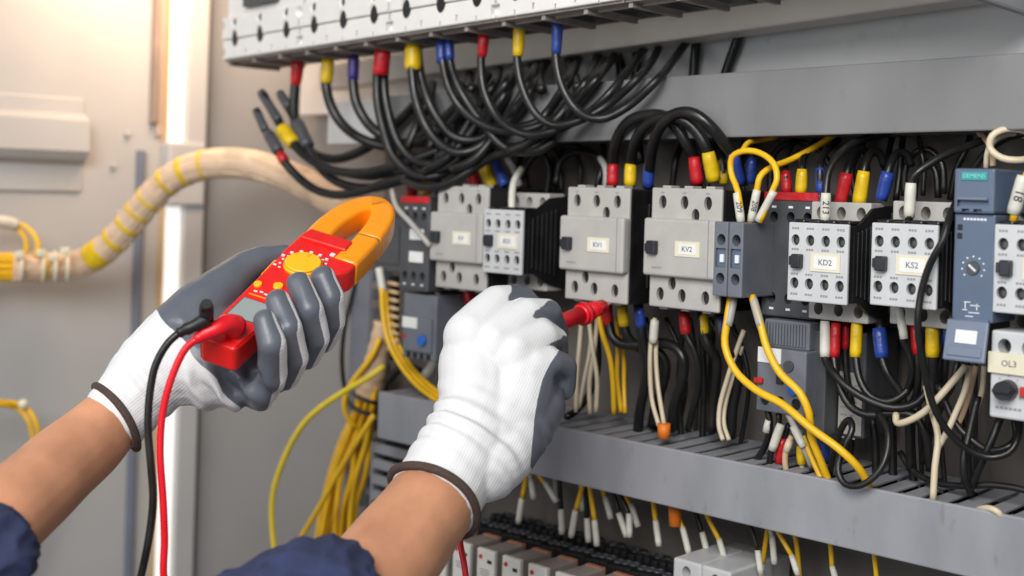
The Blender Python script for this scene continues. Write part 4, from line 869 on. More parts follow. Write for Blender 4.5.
wire('cream wire coiled in a ring above the timer relay', [(1040, 152, -.06), (1022, 160, -.08), (1002, 158, -.085), (990, 148, -.085), (992, 136, -.085), (1006, 129, -.08), (1022, 130, -.075), (1040, 138, -.06)], 3.6, 'wire_cream', group='cream wires at the right edge')
wire('second cream wire dropping from the coiled ring behind the timer relay', [(978, 132, -.05), (986, 140, -.06), (992, 150, -.07), (993, 166, -.075)], 3.0, 'wire_beige', group='cream wires at the right edge')
wire('third cream wire passing behind the coiled ring', [(986, 168, -.07), (988, 150, -.07), (1000, 137, -.06), (1018, 134, -.05), (1040, 144, -.05)], 2.8, 'wire_cream', group='cream wires at the right edge')
o = wire('yellow wire with a wide white number tube at the right edge of the photo', [(1013, 222, -.11), (1020, 192, -.11), (1030, 170, -.105), (1046, 156, -.09)], 4.2, 'wire_yellow', group=g, sl=[num_tube((1024, 176), (1013, 214), 7.0, -.11)])
numbers(o, '18', (1024, 176), (1013, 214), -.11, 7.0)
# dark tangle behind, under the upper duct
random.seed(11)
tg_ = 'black wires tangled in the shadow under the upper duct'
tang = [('thin black wire dropping left of KV1 in the shadow', [(548, 138, -.03), (556, 152, -.03), (560, 168, -.03), (562, 192, -.03)]), ('black wire looping from the far left contactor to KV1', [(520, 182, -.05), (530, 160, -.045), (548, 148, -.04), (572, 146, -.04), (590, 152, -.04), (604, 162, -.05)]),
 ('second black wire looping lower beside KV1', [(556, 184, -.05), (560, 162, -.045), (575, 152, -.045), (596, 156, -.045), (612, 168, -.05)]), ('black wire behind the small left contactor', [(512, 200, -.05), (518, 170, -.04), (522, 150, -.03), (524, 138, -.02)]),
 ('black wire hanging between the KV1 jumpers and the duct', [(600, 134, -.02), (604, 150, -.03), (600, 176, -.04), (596, 190, -.04)]), ('black loop between the blue sleeve and the timer relay', [(904, 196, -.04), (906, 168, -.04), (916, 152, -.04), (930, 150, -.04), (942, 164, -.04), (944, 194, -.04)]),
 ('black loop beside the timer relay, inner one', [(914, 200, -.035), (918, 172, -.035), (928, 162, -.035), (936, 172, -.035), (938, 198, -.035)]), ('straight black wire dropping right of the KD2 yellow sleeve', [(894, 128, -.02), (890, 146, -.03), (886, 166, -.04), (880, 196, -.045)]),
 ('straight black wire dropping right of the KD2 blue sleeve', [(904, 128, -.02), (902, 146, -.03), (900, 170, -.035), (896, 200, -.04)]), ('black wire arching behind the red striped contactor', [(770, 196, -.03), (772, 160, -.03), (782, 146, -.03), (800, 142, -.03), (820, 150, -.03), (832, 170, -.03)]),
 ('black wire behind the yellow loop near KV2', [(738, 190, -.02), (741, 160, -.02), (746, 138, -.02)]), ('black wire between KV2 and the duct above it', [(672, 190, -.03), (676, 160, -.03), (684, 138, -.02)]),
 ('black wire dropping behind the timer relay cap', [(950, 200, -.03), (956, 170, -.03), (966, 150, -.03), (972, 130, -.02)])]
for l, p in tang: wire(l, p, 3.4 if 'thin' not in l else 2.4, 'cable_black', group=tg_)
wire('grey white wire beside the blue sleeve above the far left contactor', [(520, 186, -.06), (515, 172, -.06), (508, 160, -.06), (506, 150, -.05)], 3.6, 'wire_grey', group='grey wires above the left contactors')
wire('cream wire entering the top of the small left four pole contactor', [(512, 214, -.105), (512, 196, -.10), (514, 182, -.09), (522, 168, -.07)], 3.6, 'tube_white', group='grey wires above the left contactors')
wire('grey wire curving from the meter jaw to the far left contactor', [(392, 190, -.12), (396, 206, -.125), (410, 222, -.125), (422, 236, -.125), (430, 246, -.122)], 2.8, 'wire_grey', group='grey wires above the left contactors')
wire('grey wire dropping below the far left contactor', [(438, 290, -.09), (437, 306, -.09), (438, 330, -.09), (444, 352, -.09)], 3.0, 'wire_cream', group='grey wires above the left contactors')
wire('short grey wire stub beside the red sleeve of KV1', [(606, 188, -.06), (606, 170, -.06), (600, 158, -.05)], 3.4, 'wire_grey', group='grey wires above the left contactors')
stub('red sleeve under the far left contactor above the glove', 'red', (468, 290), (470, 304), 5.2, 5.4, [(467, 282, -.07)])
stub('white sleeved stub left of the red sleeve under the contactor KD2', 'red', (836, 322), (836, 323), 1, 1, [(836, 318, -.08)], rp=1.0, Y=-.08) if False else None
# under KD2 / KS2
kg = 'black cables looping below the contactors KD2 and KS2'
bc('black cable from the white sleeve under KD2', [(824, 320, -.08), (825, 358, -.085), (833, 372, -.09), (846, 386, -.092), (868, 400, -.09), (894, 408, -.085), (918, 402, -.08), (932, 380, -.075), (936, 350, -.07)], 4.0, sl=[('sleeve', 'tube_white', ((825, 321, -.082), (825, 357, -.084)), 5.0, 5.4)], group=kg)
bc('black cable from the front red sleeve under KD2', [(835, 322, -.076), (834, 358, -.08), (838, 382, -.084), (850, 406, -.086), (868, 415, -.086), (892, 413, -.082), (914, 416, -.08), (926, 436, -.078), (930, 470, -.07)], 4.0, sl=[slv('red', (836, 323, -.078), (834.5, 357, -.08), 5.0, 5.4)], group=kg)
bc('black cable from the rear red sleeve under KD2', [(846, 320, -.066), (845, 350, -.066), (847, 376, -.066), (852, 404, -.065)], 3.4, sl=[slv('red', (846, 322, -.066), (845, 349, -.066), 3.8, 4.0)], group=kg)
bc('black cable from the yellow sleeve under KD2', [(856, 322, -.076), (856, 358, -.08), (860, 380, -.082), (870, 396, -.082), (888, 402, -.08), (906, 392, -.075), (916, 372, -.07)], 4.0, sl=[slv('yellow', (857, 321, -.078), (855.5, 357, -.08), 5.8, 6.0)], group=kg)
bc('black cable from the large blue sleeve under KD2', [(880, 322, -.076), (882, 358, -.08), (889, 376, -.08), (900, 392, -.076), (908, 420, -.072), (910, 470, -.065)], 4.0, sl=[slv('blue', (879, 328, -.078), (882, 358, -.08), 7.2, 7.0)], group=kg)
bc('black cable with a white tube under the contactor KS2', [(899, 300, -.085), (902, 338, -.085), (908, 352, -.082), (912, 368, -.08), (908, 388, -.075), (896, 404, -.07)], 3.2, sl=[('marker_tube', 'tube_white', ((899, 306, -.085), (904, 339, -.085)), 4.6, 4.4)], group=kg)
bc('black cable from the red sleeve under KS2', [(914, 320, -.076), (917, 354, -.078), (918, 380, -.076), (914, 400, -.07), (900, 412, -.06)], 3.6, sl=[slv('red', (914.5, 325, -.078), (917, 354, -.078), 4.8, 5.0)], group=kg)
bc('thick black cable from the yellow sleeve under KS2', [(932, 318, -.076), (933, 356, -.078), (934, 390, -.074), (930, 420, -.068), (924, 462, -.06)], 5.0, sl=[slv('yellow', (932, 324, -.078), (932.5, 357, -.078), 6.4, 7.0)], group=kg)
bc('black cable from the dark blue sleeve beside the timer flap', [(945, 318, -.07), (946, 346, -.07), (944, 380, -.068), (936, 410, -.06)], 3.6, sl=[slv('blue', (945, 322, -.07), (946, 345, -.07), 4.8, 4.8)], group=kg)
bc('black wire loop hanging in front of the lower duct edge', [(829, 476, -.085), (836, 444, -.09), (844, 424, -.095), (850, 420, -.098), (852, 430, -.102), (843, 450, -.106), (838, 470, -.11), (845, 484, -.112), (862, 485, -.112), (880, 470, -.108), (888, 448, -.102), (887, 428, -.096), (878, 412, -.09)], 3.4, group=kg)
bc('black wire dropping straight down behind the loop of wire', [(872, 418, -.05), (875, 440, -.05), (876, 488, -.05)], 4.0, group=kg)
bc('vertical black cable in the gap under the blue sleeve', [(889, 396, -.045), (892, 430, -.045), (893, 486, -.045)], 4.4, group=kg)
bc('vertical black cable left of the cream wire fork', [(912, 410, -.05), (911, 440, -.05), (914, 488, -.05)], 4.4, group=kg)
bc('black wire hanging from the timer relay flap into the duct', [(958, 360, -.08), (952, 386, -.082), (944, 400, -.08), (936, 420, -.075), (928, 440, -.07), (922, 462, -.06)], 3.4, group=kg)
bc('black wire dropping right of the cream wires to the duct, left one', [(978, 396, -.075), (970, 430, -.08), (964, 458, -.085), (965, 480, -.085), (972, 494, -.08)], 4.0, group=kg)
bc('black wire dropping from the white relay OL3 to the duct', [(1000, 418, -.075), (992, 440, -.08), (980, 466, -.082), (970, 488, -.08)], 4.0, group=kg)
bc('black wire lying along the top of the lower duct at the right', [(900, 452, -.06), (912, 470, -.065), (934, 482, -.07), (962, 486, -.075), (994, 485, -.075), (1024, 490, -.075), (1050, 500, -.075)], 3.4, group=kg)
bc('black wire ring under the relay OL3', [(1014, 418, -.07), (1016, 438, -.075), (1006, 448, -.08), (988, 450, -.08), (972, 440, -.08), (956, 424, -.08), (946, 404, -.08), (938, 384, -.08)], 3.6, group=kg)
cr_g = 'cream wires below the timer relay'
wire('cream wire sweeping left from under the timer relay flap', [(966, 366, -.085), (954, 380, -.09), (940, 396, -.095), (924, 412, -.098), (908, 421, -.098), (897, 423, -.095), (896, 414, -.09)], 3.6, 'wire_cream', group=cr_g)
wire('cream wire dropping into the duct slots below the timer relay', [(926, 386, -.08), (932, 412, -.085), (938, 436, -.09), (935, 466, -.094), (933, 500, -.096)], 3.4, 'wire_cream', group=cr_g)
wire('cream wire joining the fork from the right', [(970, 366, -.08), (965, 390, -.082), (956, 412, -.085), (948, 430, -.088), (938, 448, -.09)], 3.2, 'wire_cream', group=cr_g)
wire('cream wire hanging right of the fork below the flap', [(984, 366, -.07), (982, 390, -.07), (976, 412, -.07)], 2.8, 'wire_cream', group=cr_g)
wire('tan wire between the cream ones below the flap', [(976, 366, -.065), (970, 392, -.065), (962, 416, -.065), (958, 424, -.065)], 2.8, 'wire_beige', group=cr_g)
wire('cream wire arching over the front edge of the lower duct', [(968, 520, -.08), (976, 511, -.092), (988, 508, -.1), (998, 512, -.102), (1004, 522, -.095)], 3.2, 'wire_cream', group=cr_g)
wire('yellow wire lying in the lower duct at the right edge', [(1002, 519, -.085), (1020, 521, -.085), (1044, 527, -.085)], 3.6, 'wire_yellow', group='yellow wires in the lower duct')
wire('yellow wire lying in the lower duct below KV2', [(690, 453, -.055), (716, 457, -.06), (745, 463, -.06), (770, 470, -.06)], 3.0, 'wire_yellow', group='yellow wires in the lower duct')
wire('yellow wire lying in the lower duct below KV1', [(604, 432, -.055), (630, 437, -.06), (655, 442, -.06)], 3.0, 'wire_yellow', group='yellow wires in the lower duct')
wire('cream wire lying across the slots right of the long yellow wire', [(880, 492, -.07), (890, 490, -.075), (900, 494, -.075), (906, 502, -.07)], 3.2, 'wire_cream', group='yellow wires in the lower duct')
for k, (yy, zz) in enumerate(((-.088, -.170), (-.074, -.168), (-.060, -.171), (-.046, -.168), (-.032, -.170))):
    q = [Vector((x, yy + .004 * math.sin(9 * x + k), zz + .002 * math.sin(14 * x + 2 * k))) for x in [-.27 + .05 * i for i in range(16)]]
    put(MB().tube(smooth_curve(q, .012), .0072, 8).build('power_cable', 'cable_black', origin=q[0]), 'black cable lying lengthwise inside the lower grey duct under its slots', 'cable', 'black cables lying inside the lower duct')
# under overload relay
ow = 'short wires under the overload relay'
def tubed(label, pts, rp, m, tm, a, b, r, part='marker_tube'): return cable('control_wire', label, 'wire', pts, rp, m, None, ow, [(part, tm, (a, b), r, r)], n=8)
tubed('black wire with a long white marker tube under the overload relay', [(779, 412, -.085), (778, 430, -.085), (771, 452, -.085), (768, 478, -.08)], 3.2, 'cable_black', 'tube_white', (781, 424, -.086), (772, 450, -.086), 4.4)
tubed('dark wire with a small white band left under the overload relay', [(767, 408, -.085), (770, 424, -.085), (765, 446, -.08), (752, 464, -.075), (740, 468, -.07)], 3.4, 'cable_black', 'tube_white', (769, 420, -.0855), (766, 432, -.0855), 4.0)
tubed('black wire with a red sleeve under the overload relay', [(789, 424, -.078), (784, 440, -.078), (780, 464, -.078), (779, 480, -.075)], 3.0, 'cable_black', 'sleeve_red', (783, 438, -.079), (779, 463, -.079), 4.6, 'sleeve')
tubed('wire with a small yellow sleeve under the overload relay', [(800, 430, -.075), (801, 446, -.075), (802, 464, -.075), (802, 482, -.075)], 2.6, 'wire_grey', 'sleeve_yellow', (801, 446, -.076), (802, 464, -.076), 5.2, 'sleeve')
tubed('grey wire with a white band slanting right under the overload relay', [(787, 412, -.09), (794, 426, -.092), (800, 442, -.09), (806, 452, -.088), (812, 468, -.08)], 3.2, 'wire_grey', 'tube_white', (793, 426, -.093), (804, 447, -.092), 4.2)
tubed('tan wire curving down left of the yellow sleeve under the overload relay', [(792, 436, -.082), (787, 446, -.084), (785, 462, -.083), (789, 482, -.08)], 3.0, 'wire_beige', 'wire_cream', (790, 440, -.083), (786, 452, -.084), 3.8)
bc('dark blue sleeved cable behind the yellow wires under the terminal device', [(822, 440, -.05), (824, 458, -.05), (826, 482, -.05)], 4.0, sl=[slv('blue', (822, 436, -.05), (824, 462, -.05), 6.0, 6.4)], group=kg)

random.seed(21)
for k in range(26):
    up = k < 12
    x = random.uniform(450, 985) if up else random.choice((random.uniform(600, 700), random.uniform(700, 760), random.uniform(830, 985), random.uniform(830, 985)))
    dx = random.uniform(-26, 26); Y = random.uniform(-.045, -.012)
    if up: q = [(x, 134, -.02), (x + dx * .5, 150, Y), (x + dx, 168, Y), (x + dx * .8, 196, Y)]
    else:
        yb = 426 + (x - 640) * .20; q = [(x, 318, Y), (x + dx * .7, 350, Y), (x + dx, 385, Y), (x + dx * .6, yb, Y), (x + dx * .5, yb + 14, Y)]
    wire('thin black wire hanging in the shadow close to the mounting plate', q, random.uniform(1.8, 3.4), 'cable_black', group='thin black wires hanging close to the mounting plate')
# ferruled wires under the lower duct
fg = 'short wires with white ferrule tubes dropping to the terminal blocks'
FW = [('orange yellow wire with white tube nearest the right glove', 'wire_yellow', [(529, 466), (527, 474), (522.5, 498)], (522, 498), (518.5, 523)),
 ('plain white tube right of the first yellow wire by the glove', 'tube_white', [(529, 470), (531, 479)], (531, 479), (534, 499)),
 ('yellow wire slanting right with a white tube, second yellow from the glove', 'wire_yellow', [(536, 468), (540, 476), (546, 484)], (545, 482), (557, 502)),
 ('plain white tube crossing the tip of the slanting second tube', 'tube_white', [(555, 474), (556, 482)], (556, 480), (557, 500)),
 ('black wire with an upright white tube left of the yellow pair', 'cable_black', [(559, 476), (560, 495), (561, 510)], (561, 509), (562, 534)),
 ('yellow wire leaning left with a white tube, third yellow from the glove', 'wire_yellow', [(584, 482), (582, 488), (576, 510)], (575.5, 510), (571, 537)),
 ('plain white tube behind the leaning third yellow wire', 'tube_white', [(581, 484), (582, 491)], (582, 490), (583, 511)),
 ('black wire with upright white tube left of the straight yellow wire', 'cable_black', [(585, 484), (586, 500), (587, 518)], (587, 518), (588.5, 542)),
 ('straight yellow wire with white tube above the third relay module', 'wire_yellow', [(589, 482), (591, 496), (594.6, 520)], (594.4, 520), (597, 546)),
 ('short yellow wire with a white tube right of the straight one', 'wire_yellow', [(602, 488), (605, 497)], (605, 496), (611, 519)),
 ('black wire ending in the left of two joined white tubes', 'cable_black', [(613, 492), (616, 502), (619, 514)], (618.5, 513), (627, 537)),
 ('black wire ending in the right of two joined white tubes', 'cable_black', [(620, 494), (624, 504), (629, 514)], (629, 513), (629.5, 537)),
 ('short yellow wire with white tube right of the joined tubes', 'wire_yellow', [(626, 496), (631, 505)], (631, 504), (638, 527)),
 ('yellow wire with white tube left of the lower orange cap', 'wire_yellow', [(653, 498), (654, 508), (655.5, 521)], (655.5, 520), (659, 546)),
 ('yellow wire with white tube emerging from the lower orange cap', 'wire_yellow', [(678, 512), (680, 522), (683, 529)], (682.5, 527), (689, 554)),
 ('black wire with white tube left of the white fuse holder wires', 'cable_black', [(695, 508), (698, 520), (702, 533)], (702, 532), (709, 560)),
 ('yellow wire with white tube entering the white fuse holder', 'wire_yellow', [(705, 510), (710, 522), (719.5, 540)], (719, 539), (726.6, 565)),
 ('black wire with white tube right of the white fuse holder', 'cable_black', [(749, 522), (753, 534), (758, 551)], (757.5, 550), (761, 574)),
 ('upright yellow wire with white tube right of the fuse holder', 'wire_yellow', [(768, 526), (766, 540), (762, 565)], (762, 564), (761, 584)),
 ('plain white tube between the two yellow wires right of the fuse holder', 'tube_white', [(770, 528), (772, 536)], (772, 535), (774.5, 564)),
 ('yellow wire slanting right with white tube, second right of the fuse holder', 'wire_yellow', [(777, 530), (781, 537), (792, 556)], (791.5, 555), (798, 575)),
 ('yellow wire without a tube in sight right of the fuse holder', 'wire_yellow', [(794, 533), (796, 541), (801, 590)], None, None),
 ('yellow wire with white tube, second from the right under the duct', 'wire_yellow', [(830, 540), (831, 550), (832, 567)], (832, 566), (837, 584)),
 ('rightmost yellow wire under the lower grey duct', 'wire_yellow', [(874, 552), (875, 562), (878, 590)], None, None)]
for i, (l, m, pts, a, b) in enumerate(FW):
    Y = -.058 - 0.006 * (i % 3)
    cable('control_wire', l, 'wire', [(x, y, Y) for x, y in pts], 2.5, m, None, fg, [('ferrule_tube', 'tube_white', ((a[0], a[1], Y), (b[0], b[1], Y)), 3.1, 3.3)] if a else (), n=8)

# ================================================================== LEFT SIDE
# wrapped loom
lp_ = [(-170, 272, 1.24), (-90, 270, 1.31), (-30, 268, 1.37), (0, 267, 1.40), (40, 267, 1.435), (75, 265, 1.46), (101, 252, 1.45), (125, 229, 1.44), (146, 203, 1.43), (171, 179, 1.42), (200, 166, 1.41), (230, 163, 1.40), (258, 166, 1.39), (290, 176, 1.37), (318, 190, 1.35), (345, 206, 1.32), (370, 220, 1.29)]
w = [K(*p) for p in lp_]; cv = smooth_curve(w, 0.006); n = len(cv); cv = [p for p in cv]
loom = thing('wire_loom', 'thick wire loom in a pale spiral wrap crossing the left side of the cabinet', 'wire loom', w[0])
rl_ = 14.0 * 1.42 / FPX
i0 = min(range(n), key=lambda i: (cv[i] - K(14, 267, 1.412)).length)
b = MB(); rad = []
for i in range(i0, n): rad.append(rl_ * (1.0 + 0.035 * math.sin(i * 0.9) + (0.06 if i % 5 == 0 else 0)))
b.tube(cv[i0:], rad, 24); b.build('spiral_wrap', 'loom_wrap', loom)
st = MB(); sub_ = cv[i0:]; fr = []; nrm = None
for i in range(len(sub_)):
    t = (sub_[min(i + 1, len(sub_) - 1)] - sub_[max(i - 1, 0)]).normalized()
    if nrm is None: nrm = t.orthogonal().normalized()
    nrm = (nrm - t * nrm.dot(t)).normalized(); fr.append((nrm.copy(), t.cross(nrm)))
for k in range(22):
    a0 = 2 * math.pi * k / 22
    st.tube([p + (fr[i][0] * math.cos(a0 + i * .012) + fr[i][1] * math.sin(a0 + i * .012)) * rl_ * (.935 + .03 * math.sin(k * 2.3)) for i, p in enumerate(sub_)], 0.0019, 6)
st.build('strands', 'wire_beige_pale', loom)
for k in range(9):
    a = 2 * math.pi * k / 9; off = Vector((0, math.cos(a), math.sin(a))) * rl_ * .72
    MB().tube([p + off for p in cv[:i0 + 3]], 0.0048, 8).build('yellow_wire', 'wire_yellow', loom)
for (px, py, wd) in ((83, 262, 10), (111, 244, 3.2), (126, 228, 2.6), (138, 213, 2.0), (150, 199, 2.0), (169, 180, 2.8), (191, 169, 3.4), (216, 164, 2.0), (46, 267, 3)):
    j = min(range(n), key=lambda i: abs((cv[i] - K(px, py, 1.43)).length)); h = max(1, int(round(wd / 4.5)))
    seg = smooth_curve([cv[j].lerp(cv[j - 1], .15 * wd), cv[j], cv[j].lerp(cv[j + 1], .15 * wd)] if wd < 5 else [cv[max(0, j - 1)], cv[j], cv[j + 1], cv[j + 2]], 0.002)
    MB().tube(seg, rl_ * 1.09, 20).build('yellow_tie', 'sleeve_yellow', loom)
for (px, py) in ((19, 256), (41, 254), (53, 258), (65, 252)):
    c = K(px, py, 1.385 + px * .0006); e = c + Vector((0.004, -0.003, -0.030))
    MB().box(c.x - .004, c.x + .004, c.y - .0045, c.y + .0045, c.z - .003, c.z + .005, 0.0015).tube([K(px + 1 + 13 * math.sin(a) * .15, 267 - 15.5 * math.cos(a), 1.405 + px * .0006 - .021 * math.sin(a)) for a in [0.1 + 0.3 * k for k in range(10)]], 0.002, 6).build('nylon_tie', 'nylon', loom)
# small connector and its two yellow wires
o = thing('wire_connector', 'white connector with two yellow wires curling down onto the loom at the left edge', 'connector', K(8, 222, 1.44))
MB().tube(smooth_curve([K(-20, 221, 1.385), K(2, 222, 1.405), K(16, 225, 1.42)], .01), [0.0085, 0.008, 0.008, 0.0075, 0.007, 0.0065, 0.006][:len(smooth_curve([K(-20, 221, 1.385), K(2, 222, 1.405), K(16, 225, 1.42)], .01))] if False else 0.0075, 10).build('housing', 'tube_white', o)
MB().tube(smooth_curve([K(14, 223, 1.42), K(24, 226, 1.42), K(34, 235, 1.42), (K(38, 246, 1.42)), K(35, 257, 1.42)], .005), 0.0030, 8).build('lead_wire', 'wire_yellow', o)
MB().tube(smooth_curve([K(12, 227, 1.42), K(20, 231, 1.42), K(26, 240, 1.42), K(26, 256, 1.42)], .005), 0.0030, 8).build('lead_wire', 'wire_yellow', o)
wire('yellow wire looping at the left edge above the bare forearm', [(-170, 392, 1.22), (-90, 398, 1.29), (-20, 401, 1.36), (0, 402, 1.385), (18, 404, 1.4), (30, 412, 1.4), (37, 426, 1.4), (40, 450, 1.41), (38, 500, 1.43), (20, 580, 1.43)], 2.6, 'wire_yellow', d=1.4, group='yellow wires at the left edge')
wire('second yellow wire just under the looping one at the left edge', [(-170, 397, 1.22), (-90, 402, 1.29), (-20, 404, 1.36), (2, 405, 1.385), (18, 409, 1.405), (28, 420, 1.405), (33, 440, 1.41), (32, 500, 1.43), (14, 580, 1.43)], 2.4, 'wire_yellow', d=1.4, group='yellow wires at the left edge')
c = K(23, 404, 1.39); put(MB().ball(c, 0.0055, 10).build('nylon_clip', 'nylon', origin=c), 'small pale nylon clip on the yellow wire loop at the left edge', 'clip')

# bundle of yellow wires between the forearms
yb_g = 'yellow wires tied in a bundle between the two hands'
random.seed(5)
labs = ['rearmost', 'left front', 'middle front', 'right front', 'outer left', 'inner left', 'outer right', 'inner right', 'thin central', 'upper central', 'lowest right']
for k in range(11):
    s = (k - 5) / 5.0; Y = -0.03 - 0.022 * ((k * 7) % 4) / 3
    wire('yellow bundle wire, %s strand below the black tie' % labs[k], [(373 + 5 * s, 372, Y), (368 + 8 * s, 392, Y), (364 + 9 * s, 412, Y), (354 + 13 * s + random.uniform(-3, 3), 440, Y), (346 + 17 * s + random.uniform(-4, 4), 472, Y), (338 + 18 * s + random.uniform(-3, 3), 510, Y), (334 + 20 * s, 560, Y)], 2.9, 'wire_yellow', group=yb_g)
put(MB().tube([P(364 + 15 * math.cos(a), 409 + 5 * math.cos(a) + 3.5 * math.sin(a), -.04 - .036 * math.sin(a)) for a in [2 * math.pi * k / 24 for k in range(24)]], 0.0026, 8, closed=True).build('cable_tie', 'cable_black', origin=P(364, 409, -.04)), 'black tie cinched round the bundle of yellow wires', 'cable tie')
put(MB().tube([P(368 + 15 * math.cos(a), 398 + 5 * math.cos(a) + 3.0 * math.sin(a), -.04 - .036 * math.sin(a)) for a in [2 * math.pi * k / 24 for k in range(24)]], 0.0022, 8, closed=True).build('cable_tie', 'cable_black', origin=P(368, 398, -.04)), 'upper black tie on the bundle of yellow wires', 'cable tie')
sw = [P(383, 322, -.05), P(379, 348, -.05), P(374, 372, -.05), P(369, 394, -.045)]
sc = smooth_curve(sw, .004); put(MB().tube(sc, [0.0085 + 0.007 * i / len(sc) + (0.0012 if i % 3 == 0 else 0) for i in range(len(sc))], 14).build('spiral_sleeve', 'wire_beige', origin=sw[0]), 'beige spiral sleeve above the bundle of yellow wires', 'spiral sleeve')
yd = 'yellow wires descending beside the far left relays'
wire('yellow wire curving right behind the glove, left strand', [(382, 288, -.09), (383, 312, -.09), (388, 340, -.09), (400, 364, -.09), (418, 386, -.09), (442, 404, -.09)], 2.8, 'wire_yellow', group=yd)
wire('yellow wire curving right behind the glove, middle strand', [(385, 290, -.085), (387, 314, -.085), (393, 342, -.085), (406, 366, -.085), (424, 386, -.085), (446, 402, -.085)], 2.8, 'wire_yellow', group=yd)
wire('yellow wire curving right behind the glove, right strand', [(387, 294, -.08), (391, 320, -.08), (399, 346, -.08), (412, 368, -.08), (430, 386, -.08), (450, 399, -.08)], 2.6, 'wire_yellow', group=yd)
wire('thin white wires above the curving yellow strands', [(379, 268, -.088), (381, 280, -.088), (383, 292, -.088)], 4.0, 'tube_white', group=yd)
for i in range(7):
    pass
cs = MB()
for i in range(9): cs.tube([P(394 + 5.5 * math.cos(a), 284 + 8.2 * i + 1.2 * math.cos(a), -.075 - .010 * math.sin(a)) for a in [2 * math.pi * k / 14 for k in range(14)]], 0.0022, 6, closed=True)
cs.build('coil_wrap', 'coil_beige', origin=P(394, 320, -.075))
cw = [o_ for o_ in COL.objects if o_.name == 'coil_wrap'][0]; put(cw, 'beige ribbed coil wrap standing left of the grey overload relay with blue button', 'coil wrap')
MB().tube([P(394, 276, -.075), P(394, 360, -.075)], 0.0055, 10).build('core', 'cable_black', cw)
wire('pale lime yellow wire arching low between the two hands', [(384, 366, -.10), (372, 375, -.11), (345, 391, -.12), (320, 408, -.125), (302, 426, -.125), (284, 459, -.12), (273, 494, -.115), (272, 524, -.11), (277, 570, -.105)], 3.1, 'wire_lime', group='loose yellow wires between the hands')
wire('yellow wire bowing out left above the black tie', [(380, 338, -.06), (372, 356, -.065), (354, 380, -.07), (345, 398, -.07), (346, 414, -.065), (356, 428, -.055)], 2.9, 'wire_yellow', group='loose yellow wires between the hands')
wire('yellow wire slanting down left out of the bundle', [(374, 415, -.085), (358, 440, -.09), (340, 470, -.09), (322, 502, -.09), (296, 548, -.085), (284, 580, -.08)], 2.9, 'wire_yellow', group='loose yellow wires between the hands')
wire('thin black wire hanging behind the meter above the yellow wires', [(360, 268, -.03), (352, 296, -.035), (345, 326, -.04), (342, 356, -.04), (344, 384, -.035), (350, 404, -.03)], 2.4, 'cable_black', group='thin black wires left of the contactors')
bc('grey black cluster cable behind the curving yellow wires', [(420, 372, -.05), (408, 366, -.05), (396, 372, -.05), (388, 382, -.05)], 4.0, group='thin black wires left of the contactors', name='control_wire', cat='wire')
wire('white wires bunched above the left end of the lower duct', [(437, 360, -.06), (430, 370, -.065), (424, 378, -.065), (428, 392, -.06)], 5.0, 'tube_white', group='thin black wires left of the contactors')
# ================================================================== CLAMP METER
nr, fr = K(217, 343, .80), K(332, 235, .93)
Lx = (fr - nr).normalized(); w0 = K(359, 238, .92) - K(305, 231, .92); Wx = (w0 - Lx * w0.dot(Lx)).normalized(); Nx = Wx.cross(Lx)
MW = Matrix(((Wx.x, Lx.x, Nx.x, nr.x), (Wx.y, Lx.y, Nx.y, nr.y), (Wx.z, Lx.z, Nx.z, nr.z), (0, 0, 0, 1)))
MT = thing('clamp_meter', 'red and orange clamp meter held in the gloved left hand', 'clamp meter', mw=MW); MT['_raw'] = 1
mm = 0.001
def raw(mb, name, m, par=MT):
    o = mb.build(name, m, par, raw=True); o['_raw'] = 1; return o
def poly(pts): return [(x * mm, y * mm) for x, y in pts]
side = [(-12.5, 0), (12.5, 0), (13.8, 3), (14.5, 30), (16.5, 60), (18.5, 85), (20, 104), (30, 113), (33.5, 120), (34, 147), (27, 155), (-17, 155), (-20.5, 151), (-20.5, 120), (-18.5, 104), (-17.5, 80), (-15.5, 40), (-13.6, 3)]
b = MB().prism(poly(side), -0.019, 0.0, 0.0024, seg=3)
raw(b, 'body', 'meter_red')
# raised head ridge before the jaw
raw(MB().prism(poly([(-17.5, 138), (20, 138), (19, 152), (-16.5, 152)]), -0.001, 0.0028, 0.0018, seg=3), 'head_ridge', 'meter_red')
raw(MB().prism(poly([(-13.2, 2), (12.6, 2), (14.0, 30), (17.2, 100), (-17.2, 100), (-14.4, 30)]), -0.001, 0.0007, 0.0006), 'face_plate', 'meter_red')
# screen
raw(MB().prism(poly([(-12.0, 28.5), (10.0, 28.5), (10.8, 52.5), (-12.4, 52.5)]), -0.0008, 0.0011, 0.0005), 'screen_frame', 'dark_grey_plastic')
raw(MB().prism(poly([(-10.8, 29.5), (9.0, 29.5), (9.8, 51.5), (-11.2, 51.5)]), -0.0005, 0.0014, 0.0003), 'screen', 'screen_grey')
